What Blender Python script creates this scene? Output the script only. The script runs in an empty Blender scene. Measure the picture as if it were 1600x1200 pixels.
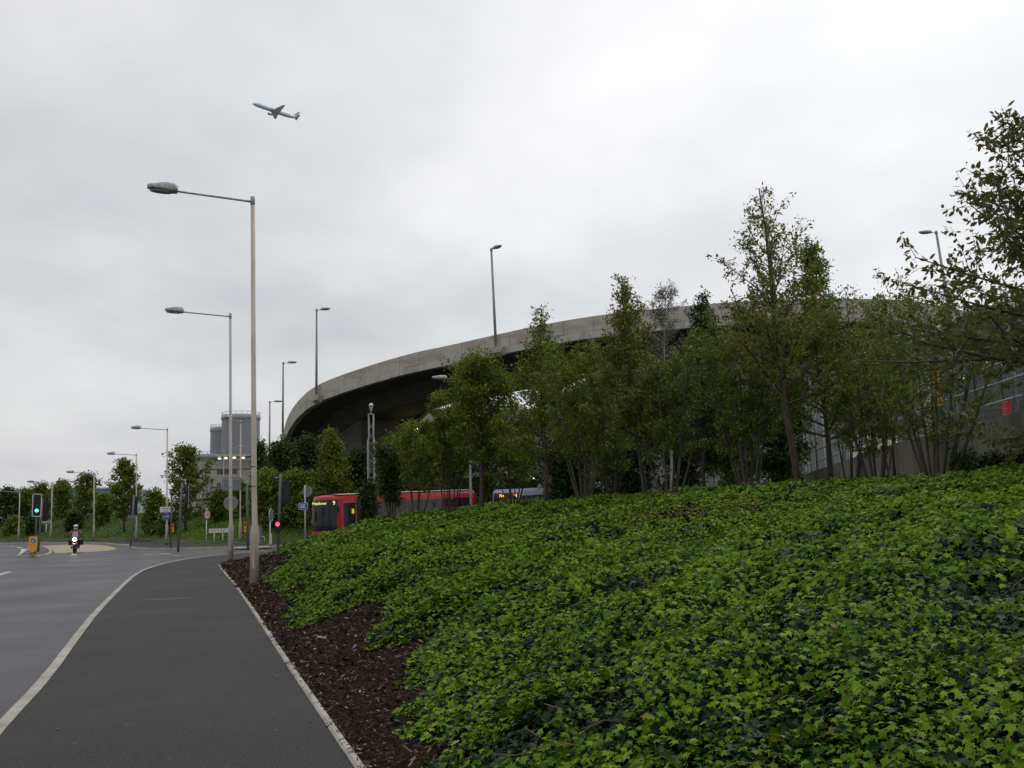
import bpy, bmesh, math, random
import numpy as np
from mathutils import Vector, Matrix
rng = np.random.default_rng(7); random.seed(7)
sc = bpy.context.scene; COL = sc.collection
R = math.radians
# ------------------------------------------------------------------ camera, sky, sun
F = 1500.; TH = math.atan(203/1500.); RO = R(1.4); CZ = 1.8
cam = bpy.data.cameras.new('camera'); cam.lens = 36*F/1600; cam.sensor_width = 36; cam.clip_end = 6000; cam.clip_start = .05
co = bpy.data.objects.new('camera', cam); COL.objects.link(co); sc.camera = co
co.matrix_world = Matrix.Translation((0, 0, CZ)) @ Matrix.Rotation(math.pi/2+TH, 4, 'X') @ Matrix.Rotation(-RO, 4, 'Z')
sc.view_settings.view_transform = 'Standard'; sc.view_settings.look = 'None'; sc.view_settings.gamma = 1
sc.view_settings.exposure = 0.0
SUN_EL, SUN_AZ = 48, 38     # azimuth measured from +Y towards +X
w = bpy.data.worlds.new('World'); sc.world = w; w.use_nodes = True
nt = w.node_tree; nt.nodes.clear()
def N(t, ty, **k):
    n = t.nodes.new(ty)
    for a, b in k.items():
        if a.startswith('i_'): n.inputs[a[2:].replace('_', ' ')].default_value = b
        else: setattr(n, a, b)
    return n
def ramp(t, fac, stops):
    n = t.nodes.new('ShaderNodeValToRGB'); e = n.color_ramp.elements
    while len(e) < len(stops): e.new(.5)
    for x, (p, c) in zip(e, stops): x.position = p; x.color = (*c, 1) if len(c) == 3 else c
    t.links.new(fac, n.inputs[0]); return n.outputs[0]
out = N(nt, 'ShaderNodeOutputWorld')
sky = N(nt, 'ShaderNodeTexSky', sky_type='NISHITA', sun_disc=False, sun_elevation=R(SUN_EL), sun_rotation=R(SUN_AZ))
bg1 = N(nt, 'ShaderNodeBackground', i_Strength=.08); nt.links.new(sky.outputs[0], bg1.inputs[0])
tc = N(nt, 'ShaderNodeTexCoord'); sep = N(nt, 'ShaderNodeSeparateXYZ'); nt.links.new(tc.outputs['Generated'], sep.inputs[0])
def M(t, op, a, b=None, clamp=False):
    n = t.nodes.new('ShaderNodeMath'); n.operation = op; n.use_clamp = clamp
    for i, v in enumerate((a, b)):
        if v is None: continue
        if isinstance(v, (int, float)): n.inputs[i].default_value = v
        else: t.links.new(v, n.inputs[i])
    return n.outputs[0]
zz = M(nt, 'ADD', M(nt, 'MAXIMUM', sep.outputs[2], 0.0), .30)
cmb = N(nt, 'ShaderNodeCombineXYZ')
nt.links.new(M(nt, 'DIVIDE', sep.outputs[0], zz), cmb.inputs[0]); nt.links.new(M(nt, 'DIVIDE', sep.outputs[1], zz), cmb.inputs[1])
ns = N(nt, 'ShaderNodeTexNoise', i_Scale=1.15, i_Detail=6., i_Roughness=.5); nt.links.new(cmb.outputs[0], ns.inputs['Vector'])
dot = N(nt, 'ShaderNodeVectorMath', operation='DOT_PRODUCT'); nt.links.new(tc.outputs['Generated'], dot.inputs[0])
sd = Vector((math.sin(R(30))*math.cos(R(30)), math.cos(R(30))*math.cos(R(30)), math.sin(R(30)))); dot.inputs[1].default_value = sd
glow = ramp(nt, M(nt, 'MULTIPLY', dot.outputs['Value'], 1.0), [(0.58, (.0, .0, .0)), (.80, (.05,)*3), (.93, (.16,)*3), (1., (.30,)*3)])
cl = ramp(nt, ns.outputs[0], [(.30, (.53, .54, .575)), (.43, (.66, .665, .69)), (.56, (.80, .80, .81)), (.70, (.93, .93, .93))])
# the overcast is darkest low over the horizon
hz = ramp(nt, sep.outputs[2], [(0., (.80, .80, .815)), (.12, (.90,)*3), (.3, (1.02,)*3)])
mx = N(nt, 'ShaderNodeMixRGB', blend_type='MULTIPLY'); mx.inputs[0].default_value = 1
nt.links.new(cl, mx.inputs[1]); nt.links.new(hz, mx.inputs[2])
ad = N(nt, 'ShaderNodeMixRGB', blend_type='ADD'); ad.inputs[0].default_value = 1
nt.links.new(mx.outputs[0], ad.inputs[1]); nt.links.new(glow, ad.inputs[2])
bg2 = N(nt, 'ShaderNodeBackground', i_Strength=1.); nt.links.new(ad.outputs[0], bg2.inputs[0])
ms = N(nt, 'ShaderNodeMixShader'); ms.inputs[0].default_value = .94
nt.links.new(bg1.outputs[0], ms.inputs[1]); nt.links.new(bg2.outputs[0], ms.inputs[2]); nt.links.new(ms.outputs[0], out.inputs[0])
sl = bpy.data.lights.new('sun', 'SUN'); sl.energy = .7; sl.angle = R(25); sl.color = (1, .96, .9)
so = bpy.data.objects.new('sun', sl); COL.objects.link(so)
sv = Vector((math.sin(R(SUN_AZ))*math.cos(R(SUN_EL)), math.cos(R(SUN_AZ))*math.cos(R(SUN_EL)), math.sin(R(SUN_EL))))
so.rotation_euler = sv.to_track_quat('Z', 'Y').to_euler()

# ------------------------------------------------------------------ sight lines of the survey photograph -> metres
_f = np.array([0, math.cos(TH), math.sin(TH)]); _u = np.array([0, -math.sin(TH), math.cos(TH)]); _r = np.array([1., 0, 0])
_R = _r*math.cos(RO)-_u*math.sin(RO); _U = _r*math.sin(RO)+_u*math.cos(RO); C0 = np.array([0, 0, CZ])
def dirv(px, py): return (px-800)/F*_R+(600-py)/F*_U+_f
def at(px, py, D):
    d = dirv(px, py); return C0+d*(D/d[1])
def gnd(px, py, z=.12):
    d = dirv(px, py); return C0+d*((z-CZ)/d[2])
def zat(px, py, D): return at(px, py, D)[2]
def proj(p):
    q = np.asarray(p, float)-C0; ww = q@_f; return 800+F*(q@_R)/ww, 600-F*(q@_U)/ww
def pdist(P, L):
    best = np.full(len(P), 1e9)
    for a, b in zip(L[:-1], L[1:]):
        ab = b-a; t = np.clip(((P-a)@ab)/(ab@ab), 0, 1); best = np.minimum(best, np.linalg.norm(P-a-t[:, None]*ab, axis=1))
    return best
def inside(P, L):
    c = np.zeros(len(P), bool)
    for i in range(len(L)):
        a = L[i]; b = L[(i+1) % len(L)]
        if a[1] == b[1]: continue
        c ^= ((a[1] > P[:, 1]) != (b[1] > P[:, 1])) & (P[:, 0] < (b[0]-a[0])*(P[:, 1]-a[1])/(b[1]-a[1])+a[0])
    return c
def _h(i, j, s): 
    v = np.sin(i*127.1+j*311.7+s*74.7)*43758.5453; return v-np.floor(v)
def vnoise(x, y, s=0):
    i = np.floor(x); j = np.floor(y); a = x-i; b = y-j; a = a*a*(3-2*a); b = b*b*(3-2*b)
    return (_h(i, j, s)*(1-a)+_h(i+1, j, s)*a)*(1-b)+(_h(i, j+1, s)*(1-a)+_h(i+1, j+1, s)*a)*b
def fbm(x, y, s=0, o=3):
    v = 0; am = .5
    for k in range(o): v = v+am*vnoise(x*2**k, y*2**k, s+k); am /= 2
    return v/(1-.5**o)

# ------------------------------------------------------------------ materials
MATS = {}
def mat(name, c, rough=.6, c2=None, scale=8., bump=0., bscale=None, metal=0., spec=.5, stretch=None, emit=None, island=None, translucent=0., detail=4., contrast=(.35, .65)):
    if name in MATS: return MATS[name]
    m = bpy.data.materials.new(name); m.use_nodes = True; t = m.node_tree; b = t.nodes['Principled BSDF']
    b.inputs['Roughness'].default_value = rough; b.inputs['Metallic'].default_value = metal
    b.inputs['Specular IOR Level'].default_value = spec; b.inputs['Base Color'].default_value = (*c, 1)
    co_ = N(t, 'ShaderNodeTexCoord').outputs['Object']
    if stretch:
        mp = N(t, 'ShaderNodeMapping'); mp.inputs['Scale'].default_value = stretch; t.links.new(co_, mp.inputs[0]); co_ = mp.outputs[0]
    colr = None
    if c2 is not None:
        n = N(t, 'ShaderNodeTexNoise', i_Scale=scale, i_Detail=detail); t.links.new(co_, n.inputs['Vector'])
        colr = ramp(t, n.outputs[0], [(contrast[0], c), (contrast[1], c2)])
    if island:
        g = N(t, 'ShaderNodeNewGeometry'); ri = ramp(t, g.outputs['Random Per Island'], island)
        if colr is not None:
            x = N(t, 'ShaderNodeMixRGB'); x.inputs[0].default_value = .58; t.links.new(colr, x.inputs[1]); t.links.new(ri, x.inputs[2]); colr = x.outputs[0]
        else: colr = ri
    if colr is not None: t.links.new(colr, b.inputs['Base Color'])
    if bump:
        n = N(t, 'ShaderNodeTexNoise', i_Scale=bscale or scale*4, i_Detail=3.); t.links.new(co_, n.inputs['Vector'])
        bp = N(t, 'ShaderNodeBump', i_Strength=bump, i_Distance=.02); t.links.new(n.outputs[0], bp.inputs['Height']); t.links.new(bp.outputs[0], b.inputs['Normal'])
    if emit:
        b.inputs['Emission Color'].default_value = (*emit[0], 1); b.inputs['Emission Strength'].default_value = emit[1]
    if translucent:
        tr = N(t, 'ShaderNodeBsdfTranslucent')
        if colr is not None: t.links.new(colr, tr.inputs[0])
        else: tr.inputs[0].default_value = (*c, 1)
        x = N(t, 'ShaderNodeMixShader'); x.inputs[0].default_value = translucent
        o = t.nodes['Material Output']; t.links.new(b.outputs[0], x.inputs[1]); t.links.new(tr.outputs[0], x.inputs[2]); t.links.new(x.outputs[0], o.inputs[0])
    MATS[name] = m; return m
def asphalt(name, c, c2, fine, rough, patch=.35):
    """aggregate speckle + metre-size patches + faint long wear"""
    if name in MATS: return MATS[name]
    m = bpy.data.materials.new(name); m.use_nodes = True; t = m.node_tree; b = t.nodes['Principled BSDF']
    co_ = N(t, 'ShaderNodeTexCoord').outputs['Object']
    n1 = N(t, 'ShaderNodeTexNoise', i_Scale=patch, i_Detail=6., i_Roughness=.6); t.links.new(co_, n1.inputs['Vector'])
    n2 = N(t, 'ShaderNodeTexNoise', i_Scale=fine, i_Detail=2.); t.links.new(co_, n2.inputs['Vector'])
    v = N(t, 'ShaderNodeTexVoronoi', i_Scale=fine*.55); t.links.new(co_, v.inputs['Vector'])
    a = ramp(t, n1.outputs[0], [(.32, c), (.68, c2)])
    s = ramp(t, n2.outputs[0], [(.3, (.5,)*3), (.55, (1.,)*3), (.70, (1.9,)*3)])
    x = N(t, 'ShaderNodeMixRGB', blend_type='MULTIPLY'); x.inputs[0].default_value = 1; t.links.new(a, x.inputs[1]); t.links.new(s, x.inputs[2])
    sp = ramp(t, v.outputs['Color'], [(.0, (0, 0, 0)), (.93, (0, 0, 0)), (.97, (.10, .095, .085))])
    y = N(t, 'ShaderNodeMixRGB', blend_type='ADD'); y.inputs[0].default_value = .6; t.links.new(x.outputs[0], y.inputs[1]); t.links.new(sp, y.inputs[2])
    t.links.new(y.outputs[0], b.inputs['Base Color'])
    mr = N(t, 'ShaderNodeMapRange'); mr.inputs['From Min'].default_value = .3; mr.inputs['From Max'].default_value = .7
    mr.inputs['To Min'].default_value = rough-.09; mr.inputs['To Max'].default_value = rough+.1; t.links.new(n1.outputs[0], mr.inputs['Value']); t.links.new(mr.outputs[0], b.inputs['Roughness'])
    bp = N(t, 'ShaderNodeBump', i_Strength=.35, i_Distance=.006); t.links.new(n2.outputs[0], bp.inputs['Height']); t.links.new(bp.outputs[0], b.inputs['Normal'])
    b.inputs['Specular IOR Level'].default_value = .5 if 'road' in name else .22; MATS[name] = m; return m
m_road = asphalt('road asphalt', (.016, .016, .018), (.040, .040, .043), 42, .50)
m_pave = asphalt('pavement asphalt', (.026, .0245, .023), (.037, .035, .033), 60, .72, .5)
m_islandtop = asphalt('island paving', (.075, .072, .07), (.10, .097, .09), 50, .7)
m_cream = asphalt('buff anti skid', (.34, .28, .18), (.44, .37, .26), 40, .75)
m_kerb = mat('kerb concrete', (.30, .28, .24), .85, (.44, .41, .36), 2.2, .3, 60)
m_white = mat('road paint', (.50, .49, .46), .7, (.24, .235, .22), 6., contrast=(.5, .75))
m_soil = mat('soil', (.020, .014, .010), .95, (.050, .034, .023), 9., .8, 40)
m_mulch = mat('bark mulch', (.012, .008, .006), .95, (.040, .025, .018), 26., 1., 90, detail=8, spec=.05)
m_grassbase = mat('grass base', (.026, .048, .010), .95, (.050, .080, .016), 1.2, .5, 20)
m_field = mat('field', (.045, .07, .02), .95, (.07, .09, .035), .05)
m_pole = mat('galvanised pole', (.25, .255, .26), .55, (.34, .34, .335), 5., metal=.25, stretch=(1, 1, .25))
m_cpole = mat('cream painted pole', (.42, .36, .30), .6, (.54, .49, .42), 4.5, stretch=(1, 1, .25), detail=8, contrast=(.36, .56))
m_spole = mat('grey signal pole', (.13, .14, .145), .5, (.18, .19, .20), 4.)
m_lamp = mat('lamp housing', (.46, .47, .47), .45, (.26, .27, .275), 6.)
m_lampglass = mat('lamp glass', (.10, .105, .10), .15, spec=.8)
m_black = mat('black plastic', (.012, .012, .013), .45)
m_band = mat('black base band', (.02, .02, .02), .7)
m_backgrey = mat('sign back grey', (.15, .165, .17), .5, (.20, .215, .22), 5.)
m_wpaint = mat('white paint', (.74, .74, .72), .45, (.66, .66, .63), 6.)
m_red = mat('sign red', (.45, .02, .03), .45); m_blue = mat('sign blue', (.02, .09, .42), .4); m_yellow = mat('bollard yellow', (.80, .42, .01), .4, (.72, .36, .01), 5.)
m_orange = mat('orange box', (.80, .30, .01), .45); m_sblack = mat('sign black', (.015,)*3, .5)
m_glass = mat('dark glass', (.012, .014, .016), .08, spec=.32)
m_busred = mat('bus red', (.48, .012, .016), .28, (.42, .012, .016), 2., spec=.5)
m_tyre = mat('tyre', (.015,)*3, .8, bump=.2, bscale=50)
m_rim = mat('rim', (.4, .4, .41), .35, metal=.7)
def conc(name, c, c2, st, stain=.6, sz=(.35, .35, 1.2)):
    if name in MATS: return MATS[name]
    m = bpy.data.materials.new(name); m.use_nodes = True; t = m.node_tree; b = t.nodes['Principled BSDF']; b.inputs['Roughness'].default_value = .85
    co_ = N(t, 'ShaderNodeTexCoord').outputs['Object']
    n = N(t, 'ShaderNodeTexNoise', i_Scale=.9, i_Detail=8.); t.links.new(co_, n.inputs['Vector']); a = ramp(t, n.outputs[0], [(.3, c), (.7, c2)])
    mp = N(t, 'ShaderNodeMapping'); mp.inputs['Scale'].default_value = sz; t.links.new(co_, mp.inputs[0])
    n2 = N(t, 'ShaderNodeTexNoise', i_Scale=1.1, i_Detail=7., i_Roughness=.65); t.links.new(mp.outputs[0], n2.inputs['Vector'])
    f = ramp(t, n2.outputs[0], [(.47, (0,)*3), (.58, (stain,)*3)])
    x = N(t, 'ShaderNodeMixRGB'); t.links.new(f, x.inputs[0]); t.links.new(a, x.inputs[1]); x.inputs[2].default_value = (*st, 1)
    t.links.new(x.outputs[0], b.inputs['Base Color'])
    n3 = N(t, 'ShaderNodeTexNoise', i_Scale=14., i_Detail=4.); t.links.new(co_, n3.inputs['Vector'])
    bp = N(t, 'ShaderNodeBump', i_Strength=.25, i_Distance=.02); t.links.new(n3.outputs[0], bp.inputs['Height']); t.links.new(bp.outputs[0], b.inputs['Normal'])
    MATS[name] = m; return m
m_conc = conc('parapet concrete', (.42, .39, .34), (.47, .44, .39), (.31, .26, .20))
m_beam = conc('edge beam concrete', (.42, .41, .38), (.48, .465, .435), (.24, .225, .20), .5, (1.2, 1.2, .3))
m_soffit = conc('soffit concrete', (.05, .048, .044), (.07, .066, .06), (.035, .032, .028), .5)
m_wallc = conc('retaining wall concrete', (.25, .23, .19), (.30, .275, .23), (.12, .11, .09), .6, (1.6, 1.6, .22))
m_joint = mat('joint sealant', (.08, .075, .07), .9)
G = [(0., (.020, .044, .010)), (.35, (.036, .068, .014)), (.65, (.058, .098, .018)), (.86, (.085, .125, .022)), (1., (.12, .155, .035))]
m_ivy = mat('ivy leaf', (.032, .088, .004), .55, (.165, .265, .012), 1.3, spec=.07, translucent=.16, island=[(0., (.032, .085, .005)), (.4, (.100, .185, .009)), (.75, (.195, .30, .017)), (.994, (.25, .36, .04)), (.997, (.30, .12, .02)), (1., (.45, .22, .04))], detail=5)
m_ivyold = mat('old shaded ivy leaf', (.014, .036, .012), .45, (.018, .046, .014), 1.5, spec=.12, translucent=.06, island=[(0., (.005, .015, .004)), (.6, (.013, .034, .009)), (1., (.034, .062, .030))])  # older lower leaves, darkened further so the gaps look deep in shade
m_chip = mat('bark chip', (.04, .025, .016), .9, spec=.08, island=[(0., (.010, .007, .005)), (.55, (.028, .019, .013)), (.8, (.070, .048, .032)), (.94, (.17, .11, .07)), (1., (.42, .33, .25))])
def leafmat(name, isl, lo, hi, tr=.3): return mat(name, lo, .5, hi, .8, spec=.25, translucent=tr, island=isl, detail=3)
m_lolive = leafmat('olive leaf', [(0., (0.071, 0.119, 0.016)), (.4, (0.124, 0.198, 0.023)), (.75, (0.190, 0.271, 0.034)), (.9, (0.269, 0.319, 0.047)), (.955, (0.289, 0.213, 0.047)), (1., (0.413, 0.236, 0.047))], (0.079, 0.130, 0.017), (0.196, 0.261, 0.038))
m_lgreen = leafmat('green leaf', [(0., (0.068, 0.114, 0.012)), (.4, (0.127, 0.183, 0.019)), (.8, (0.207, 0.265, 0.026)), (1., (0.317, 0.335, 0.042))], (0.078, 0.119, 0.013), (0.198, 0.239, 0.026))
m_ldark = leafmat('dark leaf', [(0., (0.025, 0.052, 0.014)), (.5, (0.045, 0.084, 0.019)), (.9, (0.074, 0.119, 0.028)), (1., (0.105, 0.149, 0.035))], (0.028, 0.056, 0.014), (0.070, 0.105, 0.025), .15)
m_lcherry = leafmat('cherry leaf', [(0., (0.063, 0.091, 0.021)), (.5, (0.108, 0.144, 0.032)), (.85, (0.158, 0.184, 0.045)), (.93, (0.210, 0.149, 0.052)), (1., (0.298, 0.175, 0.070))], (0.070, 0.091, 0.025), (0.149, 0.158, 0.042), .4)
m_lrust = leafmat('rusty leaf', [(0., (0.082, 0.117, 0.021)), (.4, (0.136, 0.197, 0.029)), (.7, (0.201, 0.256, 0.040)), (.85, (0.254, 0.209, 0.055)), (1., (0.400, 0.231, 0.063))], (0.109, 0.139, 0.029), (0.218, 0.220, 0.047), .35)
m_grass = mat('grass blade', (.055, .12, .010), .6, (.12, .19, .018), .6, spec=.1, translucent=.2, island=[(0., (.055, .11, .010)), (.6, (.11, .19, .018)), (1., (.17, .26, .03))])
m_bark = mat('bark', (.045, .036, .028), .9, (.10, .082, .064), 14., .6, 50, stretch=(1, 1, .3))
m_barkl = mat('light bark', (.06, .05, .04), .9, (.11, .095, .075), 10., .4, 40, stretch=(1, 1, .3))
m_birch = mat('birch bark', (.42, .41, .38), .8, (.12, .11, .10), 7., stretch=(1, 1, 3), contrast=(.55, .7))

# ------------------------------------------------------------------ mesh tools
def link(o, parent=None):
    COL.objects.link(o)
    if parent: o.parent = parent
    return o
def tag(o, label=None, cat=None, group=None, kind=None):
    if label: o['label'] = label
    if cat: o['category'] = cat
    if group: o['group'] = group
    if kind: o['kind'] = kind
    return o
def empty(name, loc, rz=0, label=None, cat=None, group=None):
    o = bpy.data.objects.new(name, None); o.location = loc; o.rotation_euler = (0, 0, rz); o.empty_display_size = .2; link(o); return tag(o, label, cat, group)
class MB:
    def __init__(s): s.v = []; s.f = []; s.sm = []
    def add(s, V, Fs, smooth=False, M_=None):
        n = len(s.v)
        for p in V:
            s.v.append(tuple(M_ @ Vector(p)) if M_ is not None else tuple(p))
        for f in Fs: s.f.append([i+n for i in f]); s.sm.append(smooth)
        return s
    def box(s, x0, x1, y0, y1, z0, z1, M_=None):
        V = [(x, y, z) for z in (z0, z1) for y in (y0, y1) for x in (x0, x1)]
        return s.add(V, [(0, 2, 3, 1), (4, 5, 7, 6), (0, 1, 5, 4), (1, 3, 7, 5), (3, 2, 6, 7), (2, 0, 4, 6)], M_=M_)
    def tube(s, pts, rad, n=8, cap=True, smooth=True):
        pts = [Vector(p) for p in pts]
        if isinstance(rad, (int, float)): rad = [rad]*len(pts)
        V = []; a = None
        for i, p in enumerate(pts):
            d = (pts[min(i+1, len(pts)-1)]-pts[max(i-1, 0)]).normalized()
            if a is None: a = d.orthogonal().normalized()
            else: a = (a-d*a.dot(d)); a = a.normalized() if a.length > 1e-6 else d.orthogonal().normalized()
            b = d.cross(a)
            for k in range(n):
                t = 2*math.pi*k/n; V.append(p+(a*math.cos(t)+b*math.sin(t))*rad[i])
        Fs = [(i*n+k, i*n+(k+1) % n, (i+1)*n+(k+1) % n, (i+1)*n+k) for i in range(len(pts)-1) for k in range(n)]
        s.add(V, Fs, smooth)
        if cap: m = len(s.v)-len(V); s.f.append([m+k for k in range(n)][::-1]); s.f.append([m+(len(pts)-1)*n+k for k in range(n)]); s.sm += [False]*2
        return s
    def lathe(s, prof, n=16, M_=None, smooth=True):
        V = [(r*math.cos(2*math.pi*k/n), r*math.sin(2*math.pi*k/n), z) for r, z in prof for k in range(n)]
        Fs = [(i*n+k, i*n+(k+1) % n, (i+1)*n+(k+1) % n, (i+1)*n+k) for i in range(len(prof)-1) for k in range(n)]
        s.add(V, Fs, smooth, M_)
        m = len(s.v)-len(V); s.f.append([m+k for k in range(n)][::-1]); s.f.append([m+(len(prof)-1)*n+k for k in range(n)]); s.sm += [False]*2
        return s
    def prism(s, out, h0, h1, M_=None):   # outline in local xy, extruded along z
        n = len(out); V = [(x, y, h0) for x, y in out]+[(x, y, h1) for x, y in out]
        return s.add(V, [tuple(range(n))[::-1], tuple(range(n, 2*n))]+[(i, (i+1) % n, n+(i+1) % n, n+i) for i in range(n)], M_=M_)
    def grid(s, rows, smooth=True, closed=False):
        n = len(rows[0]); V = [p for r_ in rows for p in r_]; Fs = []
        for i in range(len(rows)-1):
            for k in range(n if closed else n-1): Fs.append((i*n+k, i*n+(k+1) % n, (i+1)*n+(k+1) % n, (i+1)*n+k))
        return s.add(V, Fs, smooth)
    def build(s, name, m, parent=None, label=None, loc=None, bevel=0):
        me = bpy.data.meshes.new(name); me.from_pydata(s.v, [], s.f); me.polygons.foreach_set('use_smooth', s.sm); me.materials.append(m)
        bm = bmesh.new(); bm.from_mesh(me)
        if len(s.f) < 4000: bmesh.ops.recalc_face_normals(bm, faces=bm.faces)
        bm.to_mesh(me); bm.free(); me.update()
        o = bpy.data.objects.new(name, me); link(o, parent)
        if loc is not None: o.location = loc
        if label: o['label'] = label
        if bevel:
            b = o.modifiers.new('bevel', 'BEVEL'); b.width = bevel; b.segments = 2; b.limit_method = 'ANGLE'
        return o
XZ = Matrix.Rotation(math.pi/2, 4, 'X')   # local xy outline stands up in xz, thickness along -y
def upright(x=0, y=0, z=0, rz=0): return Matrix.Translation((x, y, z)) @ Matrix.Rotation(rz, 4, 'Z') @ XZ
def circ(r, n=24, sx=1): return [(sx*r*math.cos(2*math.pi*i/n), r*math.sin(2*math.pi*i/n)) for i in range(n)]
def rrect(w_, h_, r, n=4):
    o = []
    for cx, cy, a in ((w_/2-r, h_/2-r, 0), (-w_/2+r, h_/2-r, 90), (-w_/2+r, -h_/2+r, 180), (w_/2-r, -h_/2+r, 270)):
        for k in range(n+1): t = R(a+90*k/n); o.append((cx+r*math.cos(t), cy+r*math.sin(t)))
    return o
def text(s, size, m, parent, M_, name='lettering', ext=.002, sx=1):
    cu = bpy.data.curves.new('t', 'FONT'); cu.body = s; cu.size = size; cu.align_x = 'CENTER'; cu.align_y = 'CENTER'; cu.extrude = ext; cu.resolution_u = 2
    to = bpy.data.objects.new('t', cu); COL.objects.link(to); bpy.context.view_layer.update()
    me = bpy.data.meshes.new_from_object(to.evaluated_get(bpy.context.evaluated_depsgraph_get())); bpy.data.objects.remove(to)
    me.transform(M_ @ Matrix.Diagonal((sx, 1, 1, 1))); me.materials.clear(); me.materials.append(m); me.name = name
    o = bpy.data.objects.new(name, me); return link(o, parent)
def raw(name, V, loops, starts, totals, mats_, parent=None, smooth=False, mi=None):
    me = bpy.data.meshes.new(name); me.vertices.add(len(V)); me.vertices.foreach_set('co', np.asarray(V, np.float32).ravel())
    me.loops.add(len(loops)); me.loops.foreach_set('vertex_index', np.asarray(loops, np.int32))
    me.polygons.add(len(starts)); me.polygons.foreach_set('loop_start', np.asarray(starts, np.int32)); me.polygons.foreach_set('loop_total', np.asarray(totals, np.int32))
    for m_ in mats_: me.materials.append(m_)
    if mi is not None: me.polygons.foreach_set('material_index', np.asarray(mi, np.int32))
    if smooth: me.polygons.foreach_set('use_smooth', np.ones(len(starts), bool))
    me.update(calc_edges=True)
    return link(bpy.data.objects.new(name, me), parent)
def nrm(a): return a/np.maximum(np.linalg.norm(a, axis=1, keepdims=True), 1e-9)
T_IVY = np.array([(0, .10, 0), (.40, .06, -.04), (.30, .34, .02), (.50, .58, -.10), (.20, .62, 0), (0, 1, -.16), (-.20, .62, 0), (-.50, .58, -.10), (-.30, .34, .02), (-.40, .06, -.04)])
T_IVYS = np.array([(0, .08, 0), (.42, .2, -.06), (.30, .65, -.02), (0, 1, -.12), (-.30, .65, -.02), (-.42, .2, -.06)])
T_LEAF = np.array([(0, 0, 0), (.24, .35, -.05), (.17, .75, -.06), (0, 1, -.12), (-.17, .75, -.06), (-.24, .35, -.05)])
T_KITE = np.array([(0, 0, 0), (.30, .45, -.05), (0, 1, -.1), (-.30, .45, -.05)])
def cards(name, sets, mats_, parent=None):
    """sets: (positions, along, normal, size, template, material index)"""
    Vs, Ls, St, To, Mi = [], [], [], [], []; nv = 0; nl = 0
    for P, D, Nn, S, T, mi in sets:
        D = nrm(D); X = nrm(np.cross(D, Nn)); Z = np.cross(X, D); k = len(T); n = len(P); S = np.broadcast_to(S, (n,))
        V = P[:, None, :]+S[:, None, None]*(T[None, :, 0:1]*X[:, None, :]+T[None, :, 1:2]*D[:, None, :]+T[None, :, 2:3]*Z[:, None, :])
        Vs.append(V.reshape(-1, 3)); Ls.append(np.arange(n*k)+nv); St.append(np.arange(n)*k+nl); To.append(np.full(n, k)); Mi.append(np.full(n, mi)); nv += n*k; nl += n*k
    return raw(name, np.concatenate(Vs), np.concatenate(Ls), np.concatenate(St), np.concatenate(To), mats_, parent, mi=np.concatenate(Mi))
def sheet(name, pts, z, m, kind='structure'):
    me = bpy.data.meshes.new(name); bm = bmesh.new(); vs = [bm.verts.new((p[0], p[1], z)) for p in pts]; f = bm.faces.new(vs)
    bmesh.ops.recalc_face_normals(bm, faces=[f]); f.normal_update()
    if f.normal.z < 0: f.normal_flip()
    bmesh.ops.triangulate(bm, faces=[f]); bm.to_mesh(me); bm.free(); me.materials.append(m)
    o = bpy.data.objects.new(name, me); link(o)
    if kind: o['kind'] = kind
    return o
def offs(L, d):   # offset a polyline sideways (left of its direction is +)
    L = np.asarray(L, float); o = []
    for i in range(len(L)):
        t = L[min(i+1, len(L)-1)]-L[max(i-1, 0)]; t /= np.linalg.norm(t); o.append(L[i]+d*np.array([-t[1], t[0]]))
    return np.array(o)
def smooth_line(L, it=2):
    L = np.asarray(L, float)
    for _ in range(it):
        o = [L[0]]
        for a, b in zip(L[:-1], L[1:]): o += [a*.75+b*.25, a*.25+b*.75]
        o.append(L[-1]); L = np.array(o)
    return L
def kerb(name, L, side, wd=.13, top=.125, bot=-.03, seg=.9):
    """kerb stones along L; side=+1 puts the stone to the left of the line"""
    L = np.asarray(L, float); seglen = np.linalg.norm(np.diff(L, axis=0), axis=1); s = np.concatenate([[0], np.cumsum(seglen)]); n = max(2, int(s[-1]/seg))
    q = np.linspace(0, s[-1], n+1); P = np.stack([np.interp(q, s, L[:, 0]), np.interp(q, s, L[:, 1])], 1); O = offs(P, side*wd); mb = MB()
    for i in range(n):
        a, b, c, d = P[i], P[i+1], O[i+1], O[i]; e = (b-a)*.009; a = a+e; d = d+e; b = b-e; c = c-e; j = random.uniform(-.003, .003); ch = .018
        a2 = a+(d-a)*ch/wd; b2 = b+(c-b)*ch/wd
        V = [(*a, bot), (*b, bot), (*c, bot), (*d, bot), (*a, top-ch+j), (*b, top-ch+j), (*b2, top+j), (*a2, top+j), (*c, top+j), (*d, top+j)]
        mb.add(V, [(0, 1, 5, 4), (4, 5, 6, 7), (7, 6, 8, 9), (2, 3, 9, 8), (0, 4, 7, 9, 3), (1, 2, 8, 6, 5)])
    return mb.build(name, m_kerb)

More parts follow.
